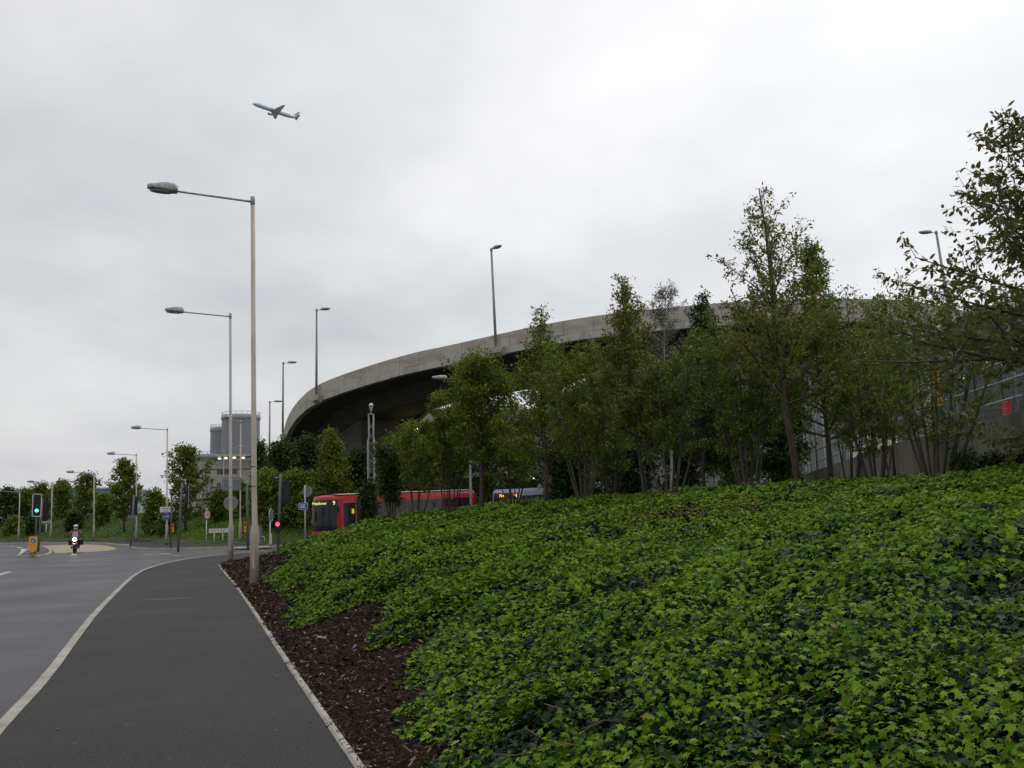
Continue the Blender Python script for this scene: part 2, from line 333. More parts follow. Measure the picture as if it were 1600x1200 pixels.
# ------------------------------------------------------------------ terrain
TOE = np.array([(0.9, 0), (-0.2, 4), (-1.13, 6.79), (-2.39, 10.55), (-5.18, 18.98), (-7.7, 26.5), (-10.33, 34.08), (-11.66, 38.13), (-12.0, 40.85), (-12.4, 47), (-11.3, 51), (-8.5, 54), (-4, 57.5), (2, 62.5), (12, 69), (30, 76), (90, 88), (90, -10), (3.6, -10)], float)
VERGE = np.array([(-150, 118), (-100, 122), (-70, 117), (-58.4, 110), (-48.2, 103.6), (-37.7, 94.3), (-31, 82), (-25.2, 72.6), (-20.5, 69.6), (-15, 70.4), (-8, 74.5), (0, 80), (12, 88), (40, 98), (110, 112), (110, 400), (-150, 400)], float)
def bank(x, y, rough=True):
    x = np.asarray(x, float); y = np.asarray(y, float); P = np.stack([x.ravel(), y.ravel()], 1)
    dn = pdist(P, np.vstack([[3.6, -10], TOE[:10]])); df = pdist(P, TOE[9:17]); ins = inside(P, TOE)
    s = np.clip(dn/(2.8+3.2*np.clip((P[:, 1]-24)/12, 0, 1)), 0, 1); s = s*s*(3-2*s)
    h1 = 2.44*(1-np.exp(-dn/7.3))*(.25+.75*s); h2 = 2.44*(1-np.exp(-df/3.2)); k = .35
    h = np.maximum(-k*np.log(np.exp(-h1/k)+np.exp(-h2/k)), 0)
    if rough: h = h+(fbm(P[:, 0]*.35+9, P[:, 1]*.35, 3)-.62)*.35*np.clip((dn-1)/3, 0, 1)
    return np.where(ins, .12+h, -.25).reshape(x.shape)
def verge(x, y):
    x = np.asarray(x, float); y = np.asarray(y, float); P = np.stack([x.ravel(), y.ravel()], 1)
    d = pdist(P, VERGE[:15]); ins = inside(P, VERGE); t = np.clip(d/13, 0, 1)
    h = .12+2.65*t*t*(3-2*t)+(fbm(P[:, 0]*.2, P[:, 1]*.2, 5)-.5)*.5*t
    return np.where(ins, h, -.25).reshape(x.shape)
def hb(x, y): return float(bank(np.array([x]), np.array([y]))[0])
def hv(x, y): return float(verge(np.array([x]), np.array([y]))[0])
def hfield(name, fn, xs, ys, m, keep):
    X, Y = np.meshgrid(xs, ys); Z = fn(X, Y); ny, nx = X.shape; V = np.stack([X.ravel(), Y.ravel(), Z.ravel()], 1)
    i = np.arange(nx-1)[None, :]+np.arange(ny-1)[:, None]*nx; q = np.stack([i, i+1, i+nx+1, i+nx], -1).reshape(-1, 4)
    q = q[keep(X, Y).ravel()[q].any(1)]; o = raw(name, V, q.ravel(), np.arange(len(q))*4, np.full(len(q), 4), [m], smooth=True); o['kind'] = 'structure'; return o
g = sheet('ground', [(-3000, -200), (3000, -200), (3000, 4500), (-3000, 4500)], -.30, m_field)
road = sheet('road', [(-160, -12), (100, -12), (120, 130), (-160, 130)], 0, m_road)
def clump(x, y): return fbm(x*1.1, y*1.1, 11, 3)
IVE = [gnd(px, py, .30)[:2] for px, py in [(700, 1200), (690, 1160), (640, 1130), (625, 1085), (640, 1045), (660, 1015), (610, 1015), (570, 1010), (590, 985), (605, 958), (545, 958), (470, 970), (450, 945), (465, 915), (445, 925), (410, 902), (415, 897), (460, 880), (445, 872)]]
IVE = np.array([(3.2, -6), (1.9, 1), (.75, 4.2)]+[tuple(p) for p in IVE]+[(-9.6, 38.5), (-10.6, 41), (-11.6, 45), (-11.8, 48)])
IVYPOLY = np.vstack([IVE, [(-10.9, 51), (-8.3, 53.8), (-3.8, 57.2), (2.2, 62.2), (12, 68.6), (30, 75.6), (88, 87), (88, -9)]])
def bankv(X, Y):
    Z = bank(X, Y); return Z
xs = np.concatenate([np.arange(-13.2, 12, .16), np.arange(12, 91, 1.0)]); ys = np.concatenate([np.arange(-9, 3, .5), np.arange(3, 30, .16), np.arange(30, 90, .4)])
hfield('planting_bank', bankv, xs, ys, m_mulch, lambda X, Y: inside(np.stack([X.ravel(), Y.ravel()], 1), TOE))
hfield('grass_bank', verge, np.arange(-150, 111, 1.5), np.concatenate([np.arange(66, 140, 1.), np.arange(140, 400, 10.)]), m_grassbase, lambda X, Y: inside(np.stack([X.ravel(), Y.ravel()], 1), VERGE))

# pavement beside the bank
K = np.array([(2.6, -12), (.53, -6), (-2.08, 1.5), (-4.63, 8.86), (-5.3, 10.9), (-6.4, 13.9), (-8.25, 19.0), (-11.9, 29.8), (-12.75, 32.5), (-13.75, 35.9), (-14.35, 38.8), (-14.9, 41.6), (-15.2, 44.6), (-15.1, 48), (-14.1, 51.5), (-12.2, 54.2), (-9.2, 56.6), (-4.9, 60), (1, 65), (11, 71.6), (30, 79), (90, 91)])
K = np.vstack([K[:3], smooth_line(K[3:], 1)])
kerb('kerb', K, -1)['kind'] = 'structure'
KI = offs(K, -.13)
toe_line = np.vstack([[3.6, -10], TOE[:17]])
pave = sheet('pavement', np.vstack([KI, offs(toe_line, -.5)[::-1]]), .12, m_pave)
# pin kerb (edging) between pavement and mulch
ek = kerb('edging_kerb', toe_line[:11], -1, .055, .145, 0, .9); ek['kind'] = 'structure'
# far pavement and kerb
FK = np.array([(-150, 114), (-100, 117.6), (-70, 112), (-59, 104), (-47.5, 97.5), (-37.5, 88.5), (-34.3, 82.5), (-30.3, 76.5), (-27, 68), (-24, 64.6), (-20.5, 63.6), (-16, 64.4), (-8.5, 69.2), (0, 75), (12, 83), (40, 93), (110, 107)])
FK = smooth_line(FK, 1)
kerb('far_kerb', FK, 1)['kind'] = 'structure'
sheet('far_pavement', np.vstack([offs(FK, .13), offs(VERGE[:15], .6)[::-1]]), .12, m_pave)
# island
IS = smooth_line([gnd(px, py, .12)[:2] for px, py in [(26, 868), (52, 868.3), (73.5, 866), (82, 862.5), (78, 856.5), (62, 852), (48, 853), (38, 861), (26, 868)]], 1)
kerb('island_kerb', IS[::-1], -1)['kind'] = 'structure'
sheet('traffic_island', offs(IS[::-1], -.13), .12, m_islandtop)
sheet('anti_skid_surface', smooth_line([gnd(px, py, 0)[:2] for px, py in [(66, 853), (110, 850.6), (150, 851), (172, 853.5), (186, 858), (160, 861.2), (135, 862.5), (86, 865), (85, 861), (66, 853)]], 1), .004, m_cream)
sheet('tactile_strip', [gnd(px, py, .12)[:2] for px, py in [(345, 857.3), (372, 854.8), (418, 853.3), (430, 854.5)]], .124, m_cream)
def stripe(name, pts, wd, z=.004, m=m_white):
    L = np.array([gnd(px, py, 0)[:2] for px, py in pts]); o = sheet(name, np.vstack([offs(L, wd/2), offs(L, -wd/2)[::-1]]), z, m); return o
stripe('lane_marking', [(-60, 916), (15, 893.3)], .20)
for k, (a, b) in enumerate([((0, 852.9), (9, 853.3)), ((14, 853.6), (22, 854.2)), ((27, 855), (34, 856.5))]): stripe('lane_marking', [a, b], .25)
stripe('lane_marking', [(36, 858), (37.5, 861), (33, 865)], .35)
stripe('lane_marking', [(224, 866.4), (240, 866.2)], .45); stripe('lane_marking', [(247, 865.3), (266, 865.5)], .45); stripe('lane_marking', [(270, 867.7), (283, 868)], .3)
stripe('lane_marking', [(305, 864.6), (345, 863.4), (390, 861.9)], .14)
stripe('lane_marking', [(133, 956), (150, 938), (168, 924), (184, 909)], .045, m=mat('worn seam', (.12, .118, .112), .7, (.07, .07, .07), 9.))
# rusty stains on the pavement
for px, py, r_ in [(261, 936, .5)]:
    c = gnd(px, py, .124)
    sheet('pavement_stain', [(c[0]+r_*(1+.25*math.sin(3*a))*math.cos(a), c[1]+.8*r_*(1+.2*math.cos(2*a))*math.sin(a)) for a in np.linspace(0, 6.1, 22)], .124, mat('rust stain', (.033, .029, .027), .75, (.045, .033, .028), 9.))

# ------------------------------------------------------------------ ivy, mulch, grass
def inview(P, m=160):
    px, py = proj(P); return (px > -m) & (px < 1600+m*1.6) & (py < 1200+m) & (P[:, 1] > 1.5)
def edge_sd(P):  # >0 well inside the ivy
    d = pdist(P, IVE); i = inside(P, IVYPOLY); return np.where(i, d, -d)
def ivy_set(d0, d1, s, cover, old):
    """leaves of nominal size s scattered over the bank between two distances"""
    dens = cover/(.45*s*s); xa, xb = -14, d1*.66+2; n = int(dens*(xb-xa)*(d1-d0)); out_ = []
    for c in range(0, n, 400000):
        k = min(400000, n-c); P = np.stack([rng.uniform(xa, xb, k), rng.uniform(d0, d1, k)], 1)
        z = 2.0*np.ones(k); v = inview(np.column_stack([P, z]), 260); P = P[v]
        sd_ = edge_sd(P); e = fbm(P[:, 0]*2.3, P[:, 1]*2.3, 21)-.5
        cl_ = clump(P[:, 0], P[:, 1]); gap = fbm(P[:, 0]*1.9, P[:, 1]*1.9, 31)
        u = rng.random(len(P)); keep = (sd_+e*.7 > .0) & (u < np.clip((sd_+e*.7)*2.2+.25, 0, 1)) & (gap+.22*u < .76 if not old else True)
        P = P[keep]; out_.append(P)
    P = np.concatenate(out_); k = len(P); x, y = P[:, 0], P[:, 1]; z = bank(x, y)
    c_ = clump(x, y); c2 = fbm(x*3.7, y*3.7, 41, 2); e = np.clip(edge_sd(P)/.8, .15, 1)
    top = (.05+.46*np.clip(c_-.26, 0, 1)+.20*c2)*e
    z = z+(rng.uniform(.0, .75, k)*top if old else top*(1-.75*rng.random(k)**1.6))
    Q = np.column_stack([x, y, z]); v = inview(Q); Q = Q[v]; k = len(Q)
    eps = .12; gx = (clump(Q[:, 0]+eps, Q[:, 1])-clump(Q[:, 0]-eps, Q[:, 1]))/(2*eps)*.5; gy = (clump(Q[:, 0], Q[:, 1]+eps)-clump(Q[:, 0], Q[:, 1]-eps))/(2*eps)*.5
    Nn = np.column_stack([-gx-.22, -gy-.05, np.ones(k)])+rng.normal(0, .42 if not old else .5, (k, 3)); Nn = nrm(Nn)
    a = rng.uniform(0, 2*np.pi, k); D = np.column_stack([np.cos(a), np.sin(a)-.5, -.35+0*a]); D = D-Nn*(D*Nn).sum(1, keepdims=True)
    S = s*rng.uniform(.55, 1.5, k)*(.75+.6*fbm(Q[:, 0]*.9, Q[:, 1]*.9, 71, 2))*(1.4 if old else 1)
    return (Q-nrm(D)*S[:, None]*.5, D, Nn, S)
sets = []
for d0, d1, s, T in ((1.6, 6.5, .040, T_IVY), (6.5, 11, .045, T_IVY), (11, 18, .050, T_IVYS), (18, 30, .068, T_IVYS), (30, 62, .11, T_KITE*np.array([1.5, 1, 1]))):
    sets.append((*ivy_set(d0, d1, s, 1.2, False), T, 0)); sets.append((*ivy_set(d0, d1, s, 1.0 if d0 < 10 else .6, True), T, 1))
for cx, cy, r_, n_ in ((2.9, 16.5, 1.5, 1300), (5.3, 18.2, 1.3, 1100), (.6, 19.5, 1.2, 600), (7.8, 17.5, 1.0, 500)):   # dying patches
    a = rng.uniform(0, 6.28, n_); q = r_*np.abs(rng.normal(0, .55, n_)); P = np.column_stack([cx+1.5*q*np.cos(a), cy+q*np.sin(a)]); c_ = clump(P[:, 0], P[:, 1]); c2 = fbm(P[:, 0]*3.7, P[:, 1]*3.7, 41, 2)
    Q = np.column_stack([P, bank(P[:, 0], P[:, 1])+.05+.46*np.clip(c_-.26, 0, 1)+.2*c2]); sets.append((Q, np.column_stack([rng.normal(0, 1, (n_, 2)), -.3*np.ones(n_)]), nrm(np.column_stack([rng.normal(0, .5, (n_, 2)), np.ones(n_)])), rng.uniform(.03, .08, n_), T_IVYS, 2))
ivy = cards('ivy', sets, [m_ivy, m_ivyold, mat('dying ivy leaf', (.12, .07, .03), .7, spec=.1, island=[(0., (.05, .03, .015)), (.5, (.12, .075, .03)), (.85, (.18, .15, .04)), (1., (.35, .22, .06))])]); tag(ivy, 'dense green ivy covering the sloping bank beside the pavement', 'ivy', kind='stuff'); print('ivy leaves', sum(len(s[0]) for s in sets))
# trailing stems inside the ivy
mb = MB()
for i in range(420):
    y = 2.5+18*random.random()**1.4; x = random.uniform(-2, y*.6+1); P = np.array([[x, y]])
    if edge_sd(P)[0] < .2: continue
    a = random.uniform(-.6, .6)+(math.pi if random.random() < .5 else 0); L = random.uniform(.25, .7); pts = []
    for k in range(5):
        xx = x+math.cos(a)*L*k/4; yy = y+math.sin(a)*L*k/4; c_ = float(clump(np.array(xx), np.array(yy)))
        pts.append((xx, yy, hb(xx, yy)+.08+.30*max(c_-.28, 0)+.05*math.sin(k*1.3+i)))
    mb.tube(pts, .0035, 4, cap=False)
tag(mb.build('ivy_stems', mat('ivy stem', (.12, .075, .045), .8, (.2, .13, .08), 8.)), 'thin brown trailing stems among the ivy leaves', 'ivy stems', kind='stuff')
# bark chips
P = np.stack([rng.uniform(-13, 3.5, 420000), 2+45*rng.random(420000)**1.5], 1)
tz = inside(P, TOE) & (edge_sd(P) < .35); P = P[tz]; sdv = pdist(P, toe_line[:12]); P = P[sdv > .03]
Q = np.column_stack([P, bank(P[:, 0], P[:, 1])+rng.uniform(.002, .03, len(P))]); Q = Q[inview(Q, 200)][:90000]; k = len(Q)
a = rng.uniform(0, 6.28, k); Nn = nrm(np.column_stack([rng.normal(0, .45, (k, 2)), np.ones(k)])); D = np.column_stack([np.cos(a), np.sin(a), rng.normal(0, .35, k)]); D = D-Nn*(D*Nn).sum(1, keepdims=True)
T_CHIP = np.array([(-.16, 0, 0), (.13, .03, .03), (.19, .9, .0), (-.1, 1, -.03)])
tag(cards('bark_mulch', [(Q, D, Nn, rng.gamma(4, .0065, k)*(1+Q[:, 1]/40)+.008, T_CHIP, 0)], [m_chip]), 'loose dark brown bark chips between pavement and ivy', 'bark mulch', kind='stuff'); print('chips', k)
# a few grass tufts at the edging
# far grass
n = 330000; P = np.stack([rng.uniform(-105, 40, n), rng.uniform(68, 130, n)], 1); P = P[inside(P, VERGE)]; dv = pdist(P, VERGE[:15])
P = P[(dv > 1.6+1.2*fbm(P[:, 0]*.4, P[:, 1]*.4, 8)) & (dv < 24)]; Q = np.column_stack([P, verge(P[:, 0], P[:, 1])+.02]); Q = Q[inview(Q, 60)]; k = len(Q)
a = rng.uniform(0, 6.28, k); D = np.column_stack([np.cos(a)*.7, np.sin(a)*.7, rng.uniform(.2, 1., k)]); Nn = nrm(np.column_stack([rng.normal(0, .5, (k, 2))-np.array([0, .5]), np.ones(k)]))
tag(cards('grass', [(Q, D, Nn, rng.uniform(.09, .24, k), T_KITE, 0)], [m_grass]), 'green grass and ground cover on the far roadside bank', 'grass', kind='stuff')
tag(cards('far_mulch', [(lambda q, kk: (q, np.column_stack([rng.normal(0, 1, (kk, 2)), .2*np.ones(kk)]), np.tile([0., -.3, 1.], (kk, 1)), rng.uniform(.06, .16, kk), T_CHIP, 0))(*(lambda q: (q, len(q)))(
    (lambda p: np.column_stack([p, verge(p[:, 0], p[:, 1])+.02]))((lambda p: p[inside(p, VERGE) & (pdist(p, VERGE[:15]) < 2.2)])(np.stack([rng.uniform(-60, 0, 60000), rng.uniform(68, 118, 60000)], 1)))))], [m_chip]), 'dark mulch strip along the foot of the far grass bank', 'bark mulch', kind='stuff')

# ------------------------------------------------------------------ elevated ramp
RS = [(1560, 497, 74), (1500, 484, 73), (1420, 470, 72), (1350, 467, 71.5), (1240, 468, 71), (1130, 473, 72), (1000, 485, 73.5), (920, 495, 75), (850, 507, 76.5), (775, 523, 79), (700, 540, 82), (640, 553, 85), (560, 577, 89), (500, 600, 93.5), (470, 622, 98), (450, 651, 104), (441, 683, 111), (435, 705, 120), (431, 722, 131), (428, 738, 146), (425, 755, 168)]
RP = np.array([at(*p) for p in RS])
def catmull(P, n=10):
    o = []
    for i in range(len(P)-1):
        a, b, c, d = P[max(i-1, 0)], P[i], P[i+1], P[min(i+2, len(P)-1)]
        for k in range(n): t = k/n; o.append(.5*((2*b)+(c-a)*t+(2*a-5*b+4*c-d)*t*t+(3*b-a-3*c+d)*t**3))
    o.append(P[-1]); return np.array(o)
RC = catmull(RP); sl_ = np.concatenate([[0], np.cumsum(np.linalg.norm(np.diff(RC[:, :2], axis=0), axis=1))])
def rp(s):
    p = np.array([np.interp(s, sl_, RC[:, k]) for k in range(3)]); q = np.array([np.interp(s+.6, sl_, RC[:, k]) for k in range(3)])-np.array([np.interp(s-.6, sl_, RC[:, k]) for k in range(3)])
    t = q[:2]/np.linalg.norm(q[:2]); n = np.array([t[1], -t[0]]); return p, n, t     # n points to the inside of the bend
LT = sl_[-1]
def sweep(prof, s0, s1, step=2.5, gap=0.):
    mb = MB(); n = max(1, round((s1-s0)/step)); q = np.linspace(s0, s1, n+1)
    if gap == 0:
        rows = []
        for s in q:
            p, nn, t = rp(s); rows.append([(p[0]+nn[0]*a, p[1]+nn[1]*a, p[2]-d) for a, d in prof])
        mb.grid(rows, smooth=False, closed=True); k = len(prof); mb.f.append(list(range(k))); mb.f.append(list(range(n*k, n*k+k))); mb.sm += [False]*2
    else:
        for i in range(n):
            rows = []
            for s in np.linspace(q[i]+gap/2, q[i+1]-gap/2, 3):
                p, nn, t = rp(s); rows.append([(p[0]+nn[0]*a, p[1]+nn[1]*a, p[2]-d) for a, d in prof])
            b = len(mb.v); mb.grid(rows, smooth=False, closed=True); k = len(prof); mb.f.append([b+j for j in range(k)]); mb.f.append([b+2*k+j for j in range(k)]); mb.sm += [False]*2
    return mb
W = 13.5
er = empty('elevated_ramp', (0, 0, 0), label='long curved concrete road ramp sweeping overhead behind the trees', cat='ramp')
sweep([(0, 0), (.25, 0), (.25, 1.14), (0, 1.14)], 0, LT, 2.5, .035).build('parapet', m_conc, er)
sweep([(.03, .05), (.22, .05), (.22, 1.15), (.03, 1.15)], 0, LT, 1.2).build('parapet_joint', m_joint, er)
sweep([(-.05, 1.16), (.5, 1.16), (.5, 1.74), (-.05, 1.74)], 0, LT, 7.5, .03).build('edge_beam', m_beam, er)
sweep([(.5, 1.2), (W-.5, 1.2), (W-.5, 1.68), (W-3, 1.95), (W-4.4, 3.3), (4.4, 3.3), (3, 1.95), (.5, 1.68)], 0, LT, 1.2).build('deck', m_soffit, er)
sweep([(W-.25, 0), (W, 0), (W, 1.14), (W-.25, 1.14)], 0, LT, 2.5, .035).build('parapet', m_conc, er)
sweep([(W-.5, 1.16), (W+.05, 1.16), (W+.05, 1.74), (W-.5, 1.74)], 0, LT, 7.5, .03).build('edge_beam', m_beam, er)
sweep([(4.5, 3.2), (9, 3.2), (9, 17), (4.5, 17)], min(np.arange(0, LT), key=lambda s: abs(proj(rp(s)[0])[0]-505)), LT-2, 2.).build('dark_fill_wall', m_soffit, er)  # dark wall added below the descending ramp to shut out bright sky
for s in (10, 40):
    p, nn, t = rp(s); c = p[:2]+nn*6.25; mb = MB(); zt = p[2]-3.32
    mb.tube([(c[0], c[1], -.25), (c[0], c[1], zt-1.2), (c[0], c[1], zt)], [1.0, 1.0, 1.5], 20); mb.build('pier', m_beam, er)
def lamp_head(mb, gl, L=.74, wd=.30, h=.16, M_=None):
    """flat tear shaped housing pointing along -x, from x=0"""
    rows = []; rg = []
    for k in range(9):
        u = k/8; x = -L*u; s_ = (math.sin(math.pi*min(1, .22+.62*u)))**.6 if u < .97 else .45; hh = h*(.75 if u < .1 else 1)*(1-.55*max(0, u-.45)/.55); ww = wd/2*s_
        rows.append([(x, ww*math.cos(a), hh*(max(0, math.sin(a))*.9)+.0*u) if math.sin(a) > 0 else (x, ww*math.cos(a), hh*.28*math.sin(a)) for a in np.linspace(0, 2*math.pi, 13)[:-1]])
    b = len(mb.v); V = [p for r_ in rows for p in r_]; n = 12
    mb.add(V, [(i*n+k, i*n+(k+1) % n, (i+1)*n+(k+1) % n, (i+1)*n+k) for i in range(8) for k in range(n)]+[tuple(range(n)), tuple(range(8*n, 9*n))], True, M_)
    rr = [(-L*.55+L*.36*math.cos(a), wd*.36*math.sin(a), -h*.30-.012) for a in np.linspace(0, 2*math.pi, 17)[:-1]]; r2 = [(x, y, z+.03) for x, y, z in rr]
    gl.add(rr+r2, [tuple(range(16)), tuple(range(16, 32))]+[(i, (i+1) % 16, 16+(i+1) % 16, 16+i) for i in range(16)], False, M_)
def street_lamp(x, y, z, H, az, arm, label, group, base=True, r=.066, name='street_lamp', tilt=5, head=.74, lean=(0, 0), m=m_cpole, w_head=.36):
    """az: direction of the arm as an angle from +x"""
    e = empty(name, (x, y, z), 0, label, 'street lamp', group); c, s = math.cos(az), math.sin(az); mb = MB(); lx, ly = lean
    if base: mb.tube([(0, 0, .14), (0, 0, 1.42), (0, 0, 1.62), (lx*.2, ly*.2, 2.6), (lx, ly, H)], [.112, .108, r*1.02, r, r*.82], 16)
    else: mb.tube([(0, 0, 0), (0, 0, .25), (0, 0, .26), (lx, ly, H)], [.08, .08, r, r*.72], 12)
    mb.build('pole', m, e)
    if base:
        MB().tube([(0, 0, -.02), (0, 0, .14)], .116, 16).build('base_band', m_band, e)
        for zz_ in (2.55, 3.05): MB().tube([(lx*zz_/H, ly*zz_/H, zz_), (lx*zz_/H, ly*zz_/H, zz_+.02)], r+.005, 14).build('strap', m_band, e)
        MB().add([(-.03, -.1115, .5), (.03, -.1115, .5), (.03, -.1115, 1.1), (-.03, -.1115, 1.1), (-.03, -.09, .5), (.03, -.09, .5), (.03, -.09, 1.1), (-.03, -.09, 1.1)], [(0, 1, 2, 3), (4, 5, 6, 7), (0, 1, 5, 4), (2, 3, 7, 6), (0, 3, 7, 4), (1, 2, 6, 5)]).build('access_door', m_cpole, e)
    dz = math.tan(R(tilt))*arm
    MB().tube([(lx, ly, H-.11), (lx+c*arm, ly+s*arm, H-.11+dz)], [.030, .026], 10).build('arm', m_lamp, e)
    MB().tube([(lx, ly, H-.2), (lx, ly, H+.03)], r*.9, 14).build('pole_cap', m_lamp, e)
    hd = MB(); gl = MB(); lamp_head(hd, gl, head, w_head, .23, Matrix.Translation((lx+c*arm*.97, ly+s*arm*.97, H-.11+dz*.97)) @ Matrix.Rotation(az+math.pi, 4, 'Z') @ Matrix.Rotation(R(tilt), 4, 'Y'))
    h = hd.build('lamp_head', m_lamp, e); gl.build('lens', m_lampglass, h); return e
GL = 'street lamps along the road'
AZ = math.atan2(-.38, -1)
def lamp_px(b, t, label, arm=1.95, az=AZ, D=None, base=True, z=.12, **k):
    g_ = gnd(*b, z) if D is None else at(*b, D); x, y = g_[0], g_[1]; gz = g_[2]; top = at(t[0], t[1], y)
    return street_lamp(x, y, gz-.02, top[2]-gz, az, arm, label, GL, base, lean=(top[0]-x, 0), **k)
lamp_px((397, 918), (395, 308), 'tallest nearest cream street lamp rising from the bark mulch bed', r=.068, tilt=3)
lamp_px((360, 878), (360, 490), 'second cream street lamp at the far tip of the mulch bed', tilt=3)
lamp_px((260, 851), (261.5, 669), 'cream street lamp carrying a white direction sign and blue disc', tilt=3, r=.058)
lamp_px((212.7, 845), (213, 709), 'cream street lamp beside the bushy tree, right of the motorcycle', tilt=3, r=.06, z=hv(-37.2, 94.6))
lamp_px((146, 845), (147, 738), 'street lamp just right of the motorcyclist on the far verge', tilt=4, r=.06)
lamp_px((79, 844), (81.7, 753), 'street lamp on the far verge just right of the green traffic light', tilt=4, r=.06)
lamp_px((28.5, 845), (31, 767), 'leftmost and smallest street lamp in front of the dark hedge trees', tilt=4, r=.06)
lamp_px((375, 849), (376, 657), 'street lamp with its arm turned towards the viewer in front of the silo', az=math.atan2(-1, -.12), tilt=3, arm=1.9, r=.055)
gg = at(349, 760, 140); street_lamp(gg[0], gg[1], 2.5, zat(349, 700, 140)-2.5, math.pi*0, 2.2, 'faint distant street lamp in front of the tall silo', GL, False, r=.07, m=m_pole)
# lamps carried on the outside of the ramp
def ramp_lamp(px, ytop, label, az, lean=0, arm=.55, head=.95):
    best = min(np.arange(2, LT-2, .25), key=lambda s: abs(proj(rp(s)[0])[0]-px)+(0 if rp(s)[0][1] < 200 else 50)); p, nn, t = rp(best); bx = p[:2]-nn*.28; zb = p[2]-1.15; H = zat(px, ytop, bx[1])-zb
    M_ = Matrix.Translation((p[0], p[1], p[2]-1.74)) @ Matrix.Rotation(math.atan2(t[1], t[0]), 4, 'Z')
    s = 1 if (Matrix.Rotation(math.atan2(t[1], t[0]), 4, 'Z') @ Vector((0, 1, 0))).dot(Vector((-nn[0], -nn[1], 0))) > 0 else -1
    mb = MB(); mb.add([(-.9, s*.052, .57), (.9, s*.052, .57), (.9, s*.55, .57), (-.9, s*.55, .57), (-.7, s*.052, -.12), (.7, s*.052, -.12), (.6, s*.5, .15), (-.6, s*.5, .15)], [(0, 1, 2, 3), (4, 5, 6, 7), (0, 1, 5, 4), (1, 2, 6, 5), (2, 3, 7, 6), (3, 0, 4, 7)], M_=M_)
    mb.build('lamp_corbel', m_beam, er)
    return street_lamp(bx[0], bx[1], zb, H, az, arm, label, 'lamps on the elevated ramp', False, r=.125, name='ramp_lamp', head=head, tilt=2, lean=(lean, 0), m=m_pole, w_head=.5)
ramp_lamp(777, 388, 'tall lamp on the ramp edge at the middle of the picture', R(-50), lean=-.2, arm=.35)
ramp_lamp(498.5, 483, 'lamp on the ramp bend above the red bus', R(-15), arm=.5)
ramp_lamp(446, 566, 'lamp where the ramp turns away behind the trees', R(-5), arm=.6)
ramp_lamp(1212, 338, 'ramp lamp showing among the top twigs of the tall slender tree', R(190), lean=-.35, arm=.4)
ramp_lamp(1481, 361, 'ramp lamp half hidden by the big cherry branches', R(180), lean=-.5, arm=.4)
gg = at(421, 700, 128); street_lamp(gg[0], gg[1], gg[2]-2, zat(421, 627, 128)-gg[2]+2, R(0), .6, 'farthest ramp lamp, left of the bend near the silos', 'lamps on the elevated ramp', False, r=.13, name='ramp_lamp', head=1.1, tilt=2, m=m_pole, w_head=.5)
gg = at(736, 800, 64); street_lamp(gg[0], gg[1], 0, zat(736, 590, 64), R(186), 1.5, 'lamp standing in the shade under the ramp behind the trees', 'street lamps behind the trees', False, r=.09, tilt=3, head=1.0, m=m_pole, w_head=.4)
gg = at(918, 640, 118); street_lamp(gg[0], gg[1], 2, zat(918, 560, 118)-2, R(200), 1.5, 'thin lamp seen in the bright gap beneath the ramp', 'street lamps behind the trees', False, r=.08, tilt=3, m=m_pole)

# ------------------------------------------------------------------ buildings
m_silo = mat('silo cladding', (.20, .205, .23), .55, (.235, .24, .265), .5, stretch=(1, 1, .1)); m_silotop = mat('silo rim', (.40, .42, .48), .5)
m_cream2 = conc('pale cladding', (.36, .35, .34), (.42, .41, .39), (.30, .28, .26), .4, (.2, .2, .6)); m_dwin = mat('dark window', (.01, .011, .013), .15, spec=.6)
m_lit = mat('lit lamp', (.9, .8, .5), .5, emit=((1, .86, .55), 1.6)); m_litdim = mat('lit ceiling lamp', (.9, .7, .4), .5, emit=((1, .72, .32), 4.))
def silo(pxl, pxr, ytop, D, label, zb=0):
    a = at(pxl, ytop, D); b = at(pxr, ytop, D); r_ = (b[0]-a[0])/2; c = (a[0]+b[0])/2*(D+r_)/D; e = empty('silo', (c, D+r_, 0), 0, label, 'silo', 'round grey silos'); z1 = (a[2]+b[2])/2; n = 72
    mb = MB(); V = []
    for k in range(n):      # ribbed metal wall
        rr = r_*(1 if k % 2 else .994)
        V.append((rr*math.cos(2*math.pi*k/n), rr*math.sin(2*math.pi*k/n)))
    mb.prism(V, zb, z1-.9); mb.build('wall', m_silo, e)
    MB().lathe([(r_*1.03, z1-.9), (r_*1.03, z1-.12), (r_*1.01, z1), (r_*.3, z1+.3)], 48).build('rim', m_silotop, e)
    mb = MB(); 
    for k in range(20): t = 2*math.pi*k/20; mb.tube([(r_*math.cos(t), r_*math.sin(t), z1), (r_*math.cos(t), r_*math.sin(t), z1+.5)], .04, 4)
    mb.tube([(r_*math.cos(t), r_*math.sin(t), z1+.5) for t in np.linspace(0, 2*math.pi, 41)], .04, 4, cap=False)
    mb.build('guard_rail', m_pole, e); return e
silo(347.3, 406, 646, 182, 'tall wide grey silo behind the street lamps'); silo(329.5, 368, 666.5, 190, 'narrower grey silo just left of the tall one'); silo(296, 352, 709.5, 186, 'low broad grey silo left of the tall pair')
e = empty('plant_building', (0, 0, 0), 0, 'pale concrete building with dark square windows below the silos', 'building'); D = 158
a = at(286, 722, D); b = at(352, 720, D); c = at(398, 720, D-6)
def wallbox(e, x0, x1, y0, y1, z0, z1, nm, m): return MB().box(x0, x1, y0, y1, z0, z1).build(nm, m, e)
wallbox(e, at(286, 745, D)[0], at(328, 745, D)[0], D+3, D+24, 0, zat(300, 722, D+3), 'wall', m_cream2)
wallbox(e, at(328, 745, D)[0], at(404, 745, D)[0], D, D+22, 0, zat(350, 720, D), 'wall', m_cream2)
